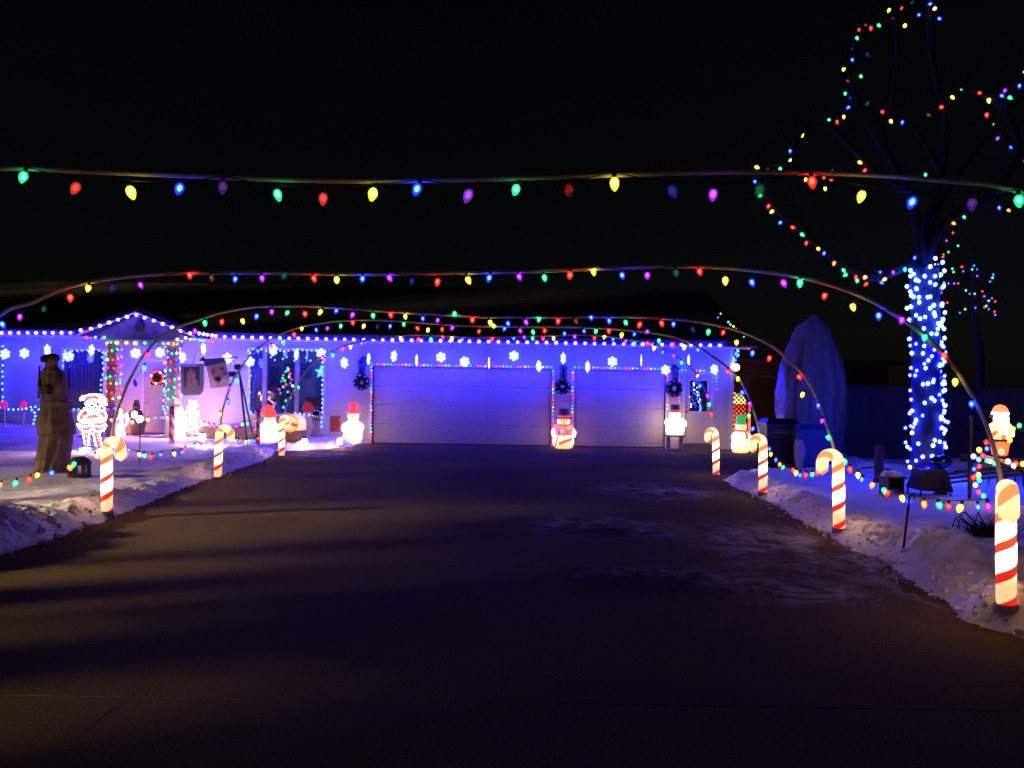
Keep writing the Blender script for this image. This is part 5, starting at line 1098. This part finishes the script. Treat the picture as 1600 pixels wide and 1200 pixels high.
# tall tarp
YT = 17.6; q = Vector((P(1268, 720, YT).x, YT, 0)); t = thing('tarp_cover', 'tall pointed grey tarp cover standing behind the blue bin', 'tarp', q)
zt = P(1268, 490, YT).z; prof = [(0, .70), (.5, .72), (1.0, .735), (1.6, .725), (2.0, .67), (2.4, .55), (2.7, .41), (3.0, .26), (3.2, .14), (3.32, .05), (3.36, .01)]
vs = []; n = 72; lv = 60
for i in range(lv+1):
    z = zt*i/lv; r = interp([(a_/3.36*zt, b_) for a_, b_ in prof], z)
    for j in range(n):
        a = 2*math.pi*j/n; ca, sa = math.cos(a), math.sin(a); e = 2/2.6
        x = r*math.copysign(abs(ca)**e, ca); y = r*.75*math.copysign(abs(sa)**e, sa)
        wr = .05*nz(ca*1.6, sa*1.6, z*.35)+.13*abs(nz(ca*5, sa*5, z*.45))+.05*nz(ca*11+z, sa*11, z*1.1)+.03*abs(nz(ca*4, sa*4, z*3.5))+.014*nz(ca*9, sa*9, z*7)
        k_ = .93+wr*min(1, r*4)/max(r, .2)*1.5; vs.append((x*k_, y*k_, z))
m = MB(); m.add(vs, [(i*n+j, i*n+(j+1) % n, (i+1)*n+(j+1) % n, (i+1)*n+j) for i in range(lv) for j in range(n)]); obj('tarp_sheet', m, mat('grey_tarp', (.30, .285, .30), .33, var=.12, vscale=4, bump=.7, bscale=7), t, True)
for sx in (-1, 1):
    pts = [(sx*interp([(a_/3.36*zt, b_) for a_, b_ in prof], zt*i/20)*.80, -interp([(a_/3.36*zt, b_) for a_, b_ in prof], zt*i/20)*.66-.02, zt*i/20) for i in range(19)]
    m = MB(); m.tube(pts, .014, 5); obj('seam', m, mat('tarp_seam', (.12, .12, .13), .5), t)
m = MB(); z_ = .9; m.tube([(.76*math.cos(a*math.pi/16), .58*math.sin(a*math.pi/16), z_+.02*math.sin(a)) for a in range(33)], .010, 5); obj('rope', m, mat('rope', (.3, .27, .2), .8), t)

# wrapped tree on the right
bark = mat('bark', (.07, .05, .04), .9)
YT2 = 12.8; tb = P(1450, 745, YT2); tz = hR(tb.x, YT2); tq = Vector((tb.x, YT2, tz-.05))
tree = thing('wrapped_tree', 'bare tree on the right with blue-lit trunk and strings on its limbs', 'tree', tq)
def T2(px, py, dY=0): return P(px, py, YT2+dY)-tq
tp = [Vector((0, 0, 0)), T2(1449, 700), T2(1448, 640), T2(1446, 560), T2(1446, 490), T2(1444, 420)]
m = MB(); m.tube(spline(tp, 4), [.30]+[.25]*3+[.235]*6+[.22]*11, 14); obj('trunk', m, bark, tree, True)
LIMBS = [[(1444,430),(1420,415),(1385,428),(1355,432),(1318,414),(1275,383),(1240,352),(1205,315),(1182,270),(1172,240)], [(1444,425),(1436,370),(1420,300),(1380,230),(1350,180),(1332,130),(1326,80),(1345,30)],
         [(1444,425),(1452,350),(1470,270),(1480,190),(1460,110),(1450,30),(1445,-30)], [(1444,425),(1460,370),(1500,330),(1545,310),(1590,240),(1575,180),(1540,150),(1500,135)], [(1452,350),(1500,270),(1560,190),(1600,120),(1640,60)],
         [(1420,300),(1360,262),(1300,200),(1255,205),(1238,245)], [(1470,270),(1430,200),(1395,180),(1370,170)], [(1380,230),(1400,120),(1400,40),(1390,0)]]
m = MB()
random.seed(21)
for li, L_ in enumerate(LIMBS):
    pts = spline([T2(x, y, .15*li*(-1)**li*(i/len(L_))) for i, (x, y) in enumerate(L_)], 3); k = len(pts); r0 = .085 if li < 4 else .04
    m.tube(pts, [r0*(1-.85*i/k)+.012 for i in range(k)], 7)
    for i in range(4, k, 2):   # twigs
        d = Vector((random.gauss(0, 1), random.gauss(0, .7), random.gauss(.3, .8))).normalized()*random.uniform(.4, .9)
        p = pts[i]; m.tube([p, p+d*.5+Vector((random.uniform(-.1, .1), 0, random.uniform(-.1, .1))), p+d], [.014, .009, .004], 4)
obj('limbs', m, mat('dark_limb_bark', (.009, .007, .006), .95, bump=.5), tree, True)
# blue wrap lights on the trunk
random.seed(5)
LAMP['K'] = ((6, 12, 170), (.15, .9, 9)); NAMES['K'] = 'icy_white'; TINT['K'] = (.5, .7, .9)
LAMP['U'] = ((3.0, 3.6, 300), (.05, .12, 15)); NAMES['U'] = 'deep_blue'; TINT['U'] = (.2, .3, .9)
pts = []
for i in range(250):
    f_ = i/249; py = 735-(735-412)*f_; a = f_*2*math.pi*23.7+random.uniform(-1.4,1.4); r = (.29 if f_ < .25 else .26)+random.uniform(-.02, .03)
    c = P(1447 if py > 480 else 1445, py+random.uniform(-6, 6), YT2)
    if math.sin(a) > .55: continue
    col = 'K' if f_ > .62 else ('U' if random.random() < .55 else 'K')
    if f_ < .28 and random.random() < .22: col = 'N'
    pts.append((c+Vector((r*math.cos(a), r*math.sin(a), 0)), col))
string('light_string', 'icy blue lights wound around the tree trunk on the right', pts, 'mini', group='strings in the lit tree', scale=1.12, cord=False)
def tstring(label, pl, dY=0.0, sc_=1.0, Y=None, kind='c9'):
    pts = [(P(x, y, (Y or YT2)+dY+.12*math.sin(i)), c) for i, (x, y, c) in enumerate(pl)]
    return string('light_string', label, pts, kind, group='strings in the lit tree', scale=sc_, cr=.004, tilt=60, cordmat=dark_cable)
tstring('coloured string along the lowest left limb of the lit tree', [(1414,415,'G'),(1395,420,'P'),(1377,424,'B'),(1372,439,'B'),(1388,434,'Y'),(1355,429,'Y'),(1358,440,'R'),(1341,435,'G'),(1338,427,'R'),(1326,426,'G'),(1315,417,'G'),(1305,405,'O'),(1290,391,'B'),(1276,386,'Y'),(1260,374,'R'),(1248,363,'G'),(1233,353,'R'),(1223,343,'B'),(1211,327,'Y'),(1203,316,'R'),(1193,303,'G'),(1188,292,'R'),(1178,277,'B'),(1177,259,'Y')], -.2, 1.25)
tstring('coloured string up the left side of the lit tree crown', [(1201,259,'r'),(1218,259,'G'),(1240,247,'Y'),(1235,230,'B'),(1254,204,'Y'),(1267,196,'B'),(1294,186,'G'),(1307,185,'R'),(1318,177,'Y'),(1330,164,'B'),(1326,148,'b'),(1322,141,'G'),(1320,124,'o'),(1320,103,'Y'),(1329,89,'B'),(1333,71,'P'),(1337,55,'G'),(1338,43,'R'),(1350,38,'o'),(1360,38,'R'),(1369,36,'G'),(1399,27,'R'),(1392,10,'Y'),(1412,7,'m'),(1428,1,'g')], .2, 1.2)
tstring('coloured string near the top of the lit tree crown', [(1457,5,'B'),(1464,11,'N'),(1463,26,'B'),(1437,20,'B'),(1415,36,'Y')], 0, 1.25)
tstring('coloured string across the middle of the lit tree crown', [(1353,79,'b'),(1342,115,'G'),(1361,157,'g'),(1376,170,'R'),(1390,184,'Y'),(1411,185,'B'),(1446,176,'o'),(1467,167,'R'),(1484,148,'Y'),(1507,131,'G'),(1527,145,'R'),(1544,150,'Y'),(1561,146,'B'),(1572,149,'G'),(1571,135,'P'),(1593,128,'B'),(1597,109,'Y')], -.3, 1.25)
tstring('coloured string down the right side of the lit tree crown', [(1541,173,'R'),(1550,191,'G'),(1562,211,'P'),(1576,227,'B'),(1587,241,'Y'),(1599,251,'R')], .3, 1.25)
tstring('coloured string low in the front of the lit tree crown', [(1300,262,'g'),(1338,251,'Y'),(1355,261,'R'),(1286,276,'R'),(1289,289,'Y'),(1260,275,'Y'),(1294,280,'m')], -.4, 1.15)
tstring('coloured string high on the right of the trunk of the lit tree', [(1446,268,'G'),(1466,253,'R'),(1560,319,'B'),(1572,325,'O'),(1504,335,'G'),(1485,346,'O'),(1459,356,'B'),(1439,367,'Y'),(1453,375,'O'),(1446,376,'B'),(1453,388,'Y'),(1431,398,'B'),(1473,398,'m')], 0, 1.2)
# second smaller tree further back with mini lights
YB = 18.5; q = Vector((P(1535, 600, YB).x, YB, -.05)); t = thing('far_tree', 'small bare tree with tiny coloured lights behind the fence', 'tree', q)
def TB(px, py, dY=0): return P(px, py, YB+dY)-q
LB = [[(1520,470),(1490,440),(1475,420)], [(1520,470),(1530,420),(1555,432)], [(1520,470),(1520,390),(1495,365)], [(1520,470),(1560,465),(1570,475)], [(1520,470),(1530,455),(1550,440)]]
m = MB(); m.tube([Vector((0, 0, 0)), TB(1532, 560), TB(1520, 470)], [.11, .09, .06], 8); obj('trunk', m, bark, t, True); m = MB()
for L_ in LB: m.tube(spline([TB(*p) for p in L_], 4), [.045*(1-.8*i/(len(L_)*4-3))+.005 for i in range((len(L_)-1)*4+1)], 6)
obj('limbs', m, bark, t, True)
random.seed(9)
mp_ = [(1461,413),(1466,413),(1475,422),(1488,420),(1490,425),(1503,417),(1505,424),(1519,421),(1527,421),(1527,431),(1552,429),(1551,434),(1547,440),(1475,442),(1482,443),(1491,443),(1472,452),(1471,457),(1467,462),(1473,475),(1480,473),(1509,454),(1515,459),(1523,459),(1535,455),(1538,463),(1535,469),(1545,470),(1555,471),(1541,478),(1550,466),(1500,489),(1508,483),(1524,481),(1538,480),(1545,483),(1554,487),(1555,492),(1479,376),(1489,364),(1497,384),(1482,394),(1474,398),(1522,415),(1497,443)]
string('light_string', 'tiny coloured lights scattered in the small far tree', [(P(x, y, YB-.05+random.uniform(-.3, .1)), 'RGBPROBG'[random.randrange(8)]) for x, y in mp_], 'mini', group='strings in the lit tree', scale=.85, cord=False)

# black box on legs before the trunk, blue ball
YG = 11.0; p0 = P(1450, 750, YG); q = Vector((p0.x, YG, hR(p0.x, YG)-.02)); t = thing('grill_box', 'dark box on thin legs in the snow in front of the lit trunk', 'box', q)
z0, z1 = P(1450, 764, YG).z-q.z, P(1450, 733, YG).z-q.z; m = MB(); a, b = P(1426, 750, YG).x-q.x, P(1478, 750, YG).x-q.x
m.add([(a, -.2, z0), (b, -.2, z0-.02), (b, .2, z0), (a, .2, z0), (a+.07, -.12, z1), (b-.05, -.12, z1), (b-.05, .12, z1), (a+.07, .12, z1)], [(3,2,1,0),(4,5,6,7),(0,1,5,4),(1,2,6,5),(2,3,7,6),(3,0,4,7)]); obj('hopper', m, mat('rusty_black', (.03, .022, .02), .7, var=.4, vscale=9), t)
for x, y in ((a+.03, -.17), (b-.04, -.17), (a+.03, .17), (b-.04, .17)):
    m = MB(); m.tube([(x, y, z0+.05), (x*1.06, y*1.06, 0)], .012, 5); obj('leg', m, black_m, t)
p0 = P(1470, 722, 11.2); t = thing('mirror_ball', 'dark blue shiny gazing ball right of the lit trunk', 'gazing ball', Vector((p0.x, 11.2, hR(p0.x, 11.2))))
zz = p0.z-t.location.z; m = MB(); m.ball((0, 0, zz), .13, 18, 10, 0, 1.2, 1, .8); obj('ball', m, mat('blue_mirror', (.05, .10, .65), .08, .9), t, True)
m = MB(); m.lathe([(.12, 0), (.07, .05), (.04, zz*.6), (.09, zz-.10)], 10); obj('pedestal', m, black_m, t, True)
# small post, lantern, stake
p0 = yardR(1373, 754); t = thing('wooden_post', 'short dark wooden post in the right snow', 'post', p0-Vector((0, 0, .05))); hh_ = P(1373, 697, p0.y).z-p0.z
m = MB(); m.bevbox(-.055, .055, -.055, .055, 0, hh_+.05, .012); obj('shaft', m, mat('post_wood', (.06, .045, .04), .85, var=.3, vscale=8), t)
m = MB(); m.tube([(-.3, 0, .28), (-.1, 0, .30), (.2, 0, .26)], .014, 5); obj('branch', m, MATS['post_wood'], t)
p0 = yardR(1393, 770); t = thing('snowy_feeder', 'small dark open box with a snow cap beside the wooden post', 'feeder', p0-Vector((0, 0, .03)), R(10))
for nm, bx in (('side', (-.13, -.10, -.10, .10, 0, .24)), ('side', (.10, .13, -.10, .10, 0, .24)), ('back', (-.10, .10, .08, .10, .10, .24)), ('shelf', (-.10, .10, -.10, .08, .08, .10)), ('roof', (-.16, .16, -.13, .13, .241, .27))):
    m = MB(); m.box(*bx); obj(nm, m, black_m, t)
m = MB(); m.lathe([(.17, .271), (.165, .30), (.12, .335), (.04, .355), (.002, .358)], 14, 0, (0, 0, 0), .95, .78); obj('snow_cap', m, snow_m, t, True)
a, b = yardR(1411, 857), P(1421, 776, 6.85); m = MB(); t = thing('thin_stake', 'thin dark stake holding the bulb string in the right snow', 'stake', a-Vector((0, 0, .05)))
m.tube([Vector((0, 0, 0)), b-a+Vector((0, 0, .05))], .012, 6); obj('rod', m, black_m, t); m = MB(); d = b-a+Vector((0, 0, .05)); m.tube([d, d+Vector((.03, -.01, .02)), d+Vector((.04, -.01, -.02))], .007, 5); obj('hook', m, black_m, t)
a = yardL(218, 724); b = P(219, 648, a.y); t = thing('thin_stake', 'thin dark stake behind the nearest left candy cane', 'stake', a-Vector((0, 0, .05)))
m = MB(); m.tube([Vector((0, 0, 0)), b-a], .010, 6); obj('rod', m, black_m, t); m = MB(); d = b-a; m.tube([d+Vector((-.05, 0, -.02)), d+Vector((.05, 0, -.02))], .007, 5); obj('crossbar', m, black_m, t)

# dead plant by the near cane
q = yardR(1540, 838); q = Vector((q.x, q.y, hR(q.x, q.y)-.03)); t = thing('withered_plant', 'dark withered clump of stems in the snow left of the largest cane', 'plant', q)
random.seed(31); wm = mat('withered_stem', (.03, .022, .018), .9); m = MB()
for i in range(170):
    a = random.uniform(0, 6.28); l_ = random.uniform(.12, .30); c = Vector((random.gauss(0, .07), random.gauss(0, .07), 0)); d = Vector((math.cos(a)*random.uniform(.2, .9), math.sin(a)*.5, random.uniform(.4, 1.0))).normalized()*l_
    m.tube([c, c+d*.6, c+d+Vector((math.cos(a)*.06, 0, -.06*random.random()))], [.005, .004, .002], 3)
o = obj('clump', m, wm, t); o['kind'] = 'stuff'
for pl in ([(1540, 835), (1508, 800), (1492, 812), (1484, 836)], [(1540, 835), (1500, 810), (1494, 835), (1498, 842)], [(1536, 835), (1490, 838), (1462, 826), (1459, 838)], [(1545, 835), (1528, 800), (1520, 830)]):
    m = MB(); m.tube([P(x, y, q.y-.05)-q for x, y in pl], [.010, .008, .007, .005][:len(pl)], 5); obj('bent_stem', m, wm, t)

# antique hay rake with lights at the right edge
YR = 10.6; hub = P(1516, 716, YR); t = thing('hay_rake', 'antique dark hay rake with spoked wheels and coloured lights at the right edge', 'hay rake', Vector((hub.x, YR, hR(hub.x, YR))))
iron = mat('old_iron', (.035, .026, .024), .7, .4, var=.4, vscale=10); hz_ = hub.z-t.location.z
def wheel(loc, yaw):
    wq = bpy.data.objects.new('wheel', None); C.objects.link(wq); wq.parent = t; wq.location = loc; wq.rotation_euler = (0, 0, yaw)
    r = hz_+.02; m = MB(); m.torus((0, 0, 0), r, .022, 40, 6); obj('rim', m, iron, wq, True)
    m = MB(); m.tube([(0, -.12, 0), (0, .12, 0)], .055, 10); obj('hub', m, iron, wq, True)
    sm_ = MB(); sm_.tube([(.04, 0, 0), (r, 0, 0)], .009, 5); sme = sm_.mesh('spoke', iron)
    for i in range(14): link('spoke', sme, wq, (0, 0, 0), (0, 2*math.pi*i/14, 0))
YAW = R(58)
ax = Vector((math.sin(YAW), -math.cos(YAW)*-1, 0))*1.0
ax = Vector((math.cos(YAW-R(90)), math.sin(YAW-R(90)), 0))
wheel((0, 0, hz_), YAW); wheel((ax.x*1.9, ax.y*1.9, hz_), YAW)
m = MB(); m.tube([(0, 0, hz_), (ax.x*1.9, ax.y*1.9, hz_)], .03, 8); obj('axle', m, iron, t, True)
side = Vector((math.cos(YAW), math.sin(YAW), 0))
tm_ = MB(); tm_.tube([Vector((0, 0, .10))+side*(-.15)]+[Vector((0, 0, .45))+side*(.1)-side*(.55*math.sin(a))-Vector((0, 0, .42*(1-math.cos(a)))) for a in [math.pi*.6*i/10-.5 for i in range(11)]], .008, 5); tme = tm_.mesh('tine', iron)
for i in range(18): link('tine', tme, t, Vector((ax.x, ax.y, 0))*(.12+i*.098)+Vector((0, 0, hz_-.42)))
sbm = MB()
for i, (pa, pb, r) in enumerate(((( 1520, 715), (1640, 745), .035), ((1478, 748), (1600, 733), .016), ((1478, 741), (1600, 727), .016), ((1480, 755), (1600, 740), .016), ((1490, 737), (1580, 727), .014), ((1545, 650), (1640, 690), .018))):
    a, b = P(*pa, YR-.15)-t.location, P(*pb, YR-.45)-t.location; m = MB(); m.tube([a, b], r, 6); obj('frame_bar', m, iron, t)
    if i == 0:
        m = MB(); m.tube([a+(b-a)*.1+Vector((0, 0, .045)), a+(b-a)*.9+Vector((0, 0, .045))], .035, 8, 0, True, .6); obj('snow_ridge', m, snow_m, t, True)
RL = [(1530,703,'Y'),(1542,701,'B'),(1521,713,'K'),(1529,718,'C'),(1536,712,'R'),(1542,720,'G'),(1547,721,'N'),(1554,724,'G'),(1575,721,'Y'),(1577,723,'B'),(1588,724,'R'),(1584,728,'N'),(1598,725,'Y'),(1530,729,'R'),(1522,733,'B'),(1529,742,'Y'),(1521,746,'R'),(1530,750,'G'),(1524,758,'Y'),(1529,769,'R'),(1537,775,'G'),(1565,706,'G')]
string('light_string', 'coloured lights trailing over the frame of the hay rake', [(P(x, y, YR-.5), c) for x, y, c in RL], 'mini', group='strings on the hay rake', scale=1.15, cr=.004, cordmat=dark_cable)
string('light_string', 'coloured lights round the lit santa on the hay rake', [(P(x, y, YR-.75), c) for x, y, c in ((1593,665,'G'),(1583,670,'Y'),(1573,673,'N'),(1556,676,'R'),(1552,679,'R'),(1559,681,'Y'),(1568,683,'R'),(1578,688,'Y'),(1541,691,'R'))], 'mini', group='strings on the hay rake', scale=1.0, cr=.004, cordmat=dark_cable)
# lit santa standing on the rake
p0 = P(1562, 712, YR-.35); sa = thing('lit_santa', 'small glowing plastic santa standing on the hay rake', 'santa figure', p0); H_ = P(1562, 632, YR-.35).z-p0.z; r = .13
m = MB(); m.lathe([(r*.6, 0), (r*.75, H_*.03), (r*.85, H_*.18), (r*.95, H_*.24), (r*.95, H_*.27), (r*.86, H_*.28)], 14, 0, (0, 0, 0), 1, .8); obj('trousers', m, glow('lit_santa_red', (2.6, .30, .08), (1.2, .08, .03), .12, .2, (.5, .03, .03)), sa, True)
m = MB(); m.lathe([(r*.96, H_*.28), (r*.97, H_*.33)], 14, 0, (0, 0, 0), 1, .82); obj('belt', m, mat('dark_belt', (.03, .01, .01), .5), sa, True)
m = MB(); m.lathe([(r*.93, H_*.33), (r*1.0, H_*.42), (r*.98, H_*.55), (r*.80, H_*.64), (r*.5, H_*.67)], 14, 0, (0, 0, 0), 1, .8); obj('coat', m, glow('lit_santa_coat', (5, 2.6, .8), (2.4, .9, .2), .30, .3, (.6, .3, .2)), sa, True)
m = MB(); m.ball((0, -r*.15, H_*.72), r*.72, 14, 9, 0, 1, .9, 1.15); obj('head', m, glow('lit_santa_face', (6, 4.6, 3.0), (3, 2, 1), .5, .4), sa, True)
m = MB(); m.ball((0, -r*.45, H_*.63), r*.62, 12, 8, 0, 1, .6, 1.3); obj('beard', m, MATS['lit_santa_face'], sa, True)
m = MB(); m.lathe([(r*.80, H_*.80), (r*.84, H_*.82), (r*.80, H_*.85)], 14, 0, (0, 0, 0), 1, .9); obj('hat_brim', m, MATS['lit_santa_face'], sa, True)
m = MB(); m.lathe([(r*.74, H_*.85), (r*.70, H_*.90), (r*.45, H_*.97), (r*.05, H_*1.0)], 14); obj('hat', m, glow('lit_santa_hat', (2.8, .5, .2), (1.6, .12, .05), .55, .4, (.5, .03, .03)), sa, True)
for s_ in (-1, 1):
    m = MB(); m.tube([(s_*r*.8, 0, H_*.60), (s_*r*1.1, -r*.2, H_*.48), (s_*r*.8, -r*.7, H_*.40)], [r*.28, r*.26, r*.20], 8); obj('arm', m, MATS['lit_santa_coat'], sa, True)
    m = MB(); m.ball((s_*r*.25, -r*.78, H_*.745), r*.07, 6, 4); obj('eye', m, coal, sa)
# red-lit figure behind the lattice
q = Vector((XR+.55, W+1.75, 0)); t = thing('lit_house_lantern', 'red and yellow glowing lantern figure behind the lattice screen', 'lantern'  , q)
m = MB(); m.lathe([(.42, 0), (.48, .1), (.48, 1.15), (.40, 1.22)], 12); obj('red_body', m, glow('lit_lantern_red', (3.2, .30, .12), (1.0, .05, .03), .6, .7, (.6, .1, .05)), t, True)
m = MB(); m.lathe([(.34, 1.22), (.36, 1.28), (.28, 1.42), (.14, 1.52), (.01, 1.55)], 12); obj('yellow_top', m, glow('lit_lantern_yellow', (4.5, 3.2, .9), (1.8, .9, .2), 1.2, .35, (.8, .6, .2)), t, True)

# ================================================================== UNSEEN TREES AND SHRUBS added to shade the drive, house and right yard
random.seed(77)
spr_m = mat('spruce_needles', (.03, .055, .03), .9, var=.4, vscale=8)
def spruce(label, x, y, h, r, zc):
    t = thing('shade_spruce', label, 'tree', (x, y, -.08), 0, 'unseen shade spruces added left of the drive'); m = MB(); m.tube([(0, 0, 0), (0, 0, h)], [.20, .03], 8); obj('trunk', m, bark, t)
    m = MB()
    for i in range(6500):
        f_ = random.random()**1.4; z = zc+(h-zc)*f_; rr = r*(1-f_)**.6*math.sqrt(random.uniform(.05, 1))+.1; a = random.uniform(0, 6.283); c = Vector((rr*math.cos(a), rr*math.sin(a), z-.18*rr))
        d = Vector((math.cos(a), math.sin(a), random.uniform(-.5, .2)))*random.uniform(.35, .6); s_ = d.orthogonal().normalized()*random.uniform(.05, .10)*max(1, r/2.2); s_.rotate(Euler((0, 0, random.uniform(0, 3))))
        m.add([c-s_, c+s_, c+d+s_*.3, c+d-s_*.3], [(0, 1, 3, 2)])
    o = obj('crown', m, spr_m, t); o['kind'] = 'stuff'
SPR = [(-11, -4.2, 17, 3.4, 4.2), (-11.5, -1.6, 18, 3.4, 4.0), (-10.8, 1.2, 18, 3.4, 4.3), (-11.3, 3.8, 18, 3.4, 4.8), (-13, 6.6, 19, 3.6, 5.4), (-17, 9.5, 20, 4.0, 5.2), (-20.5, 12.5, 20, 4.0, 3.0), (-24, 15.5, 22, 4.4, .8), (-28, 8, 26, 6, .8), (-29, 13, 27, 6, .8), (-30, 18, 27, 6, .8), (-27, 20.5, 25, 5.5, .8), (-19, 4, 22, 4.5, 8.5), (-19, -1, 22, 4.5, 8.5)]
for i, a in enumerate(SPR): spruce('unseen dark spruce added at the left to block light, %s along the drive' % ORD[i], *a)

def shrub(label, x, y, h, r):  # unseen shrubs added to cast dark bands across the drive
    t = thing('shade_shrub', label, 'shrub', (x, y, -.08), 0, 'unseen shade shrubs added left of the drive'); m = MB()
    for i in range(420):
        a = random.uniform(0, 6.283); rr = r*math.sqrt(random.random()); c = Vector((rr*.3*math.cos(a), rr*.3*math.sin(a), 0)); top = Vector((rr*math.cos(a), rr*math.sin(a), h*random.uniform(.55, 1)))
        mid = (c+top)/2+Vector((random.uniform(-.08, .08), random.uniform(-.08, .08), 0)); m.tube([c, mid, top], [.014, .011, .005], 3)
    o = obj('stems', m, bark, t); o['kind'] = 'stuff'
for i, a in enumerate([(-9.5, -2.0, 2.9, .40), (-9.8, -.1, 3.0, .32), (-9.4, 1.7, 3.0, .45), (-9.7, 3.3, 3.0, .3)]): shrub('unseen tall shrub added at the left for shadow bands, %s along the drive' % ORD[i], *a)

q = Vector((X(489), W+.9, 1.95)); t = thing('added_star', 'pale blue star lamp added to brighten the front window at its upper right', 'star', q)  # star shape made up for a cyan patch; added to brighten the room
m = MB(); m.prism([((.20 if i % 2 == 0 else .085)*math.sin(math.pi*i/5), (.20 if i % 2 == 0 else .085)*math.cos(math.pi*i/5)) for i in range(10)], -.02, .02); obj('star_body', m, mat('added_star_glow', (.4, .7, .9), .4, emit=(.25, 1.6, 9.0)), t)
m = MB(); m.tube([(0, 0, .2), (0, 0, .62)], .004, 4); obj('thread', m, MATS['thread'], t)

string('light_string', 'blue lights added along the inside top of the front window to light its room', [(Vector((X(400+9.5*i), W+.55+.2*(i % 2), 2.30+.05*math.sin(i*2.1))), 'I' if i % 3 else 'C') for i in range(11)], 'globe', group='lights inside the front window', scale=.7)  # added string that lights the room behind the glass blue

# crumbs of ploughed snow along both edges
random.seed(404); m = MB()
for i in range(900):
    left = random.random() < .5; y = random.uniform(4.6, 17) if left else random.uniform(4.6, 13.8)
    xe = interp(LE if left else RE, y); sgn = -1 if left else 1; o_ = random.gauss(.10, .16); x = xe+sgn*o_
    r = random.choice((.006, .009, .012, .015, .020))*random.uniform(.7, 1.3)*(1.3 if y < 9 else .9)
    if o_ < -.05: r *= .6
    z = max(0.0, (hL if left else hR)(x, y)) if o_ > .08 else (hL if left else hR)(xe+sgn*max(o_, 0), y)*.9 if o_ > 0 else 0
    c = Vector((x, y, z+r*.4)); vs = []; n, k = 8, 5
    for a in range(k+1):
        for b in range(n):
            d = Vector((math.sin(math.pi*a/k)*math.cos(2*math.pi*b/n), math.sin(math.pi*a/k)*math.sin(2*math.pi*b/n), -math.cos(math.pi*a/k)))
            vs.append(c+d*r*(1+.5*nz(d.x*1.7+i, d.y*1.7, d.z*1.7)))
    m.add(vs, [(a*n+b, a*n+(b+1) % n, (a+1)*n+(b+1) % n, (a+1)*n+b) for a in range(k) for b in range(n)])
o = struct('snow_crumbs', m, snow_m, False, 'stuff'); tag(o, 'loose crumbs of ploughed snow along the driveway edges', 'snow')
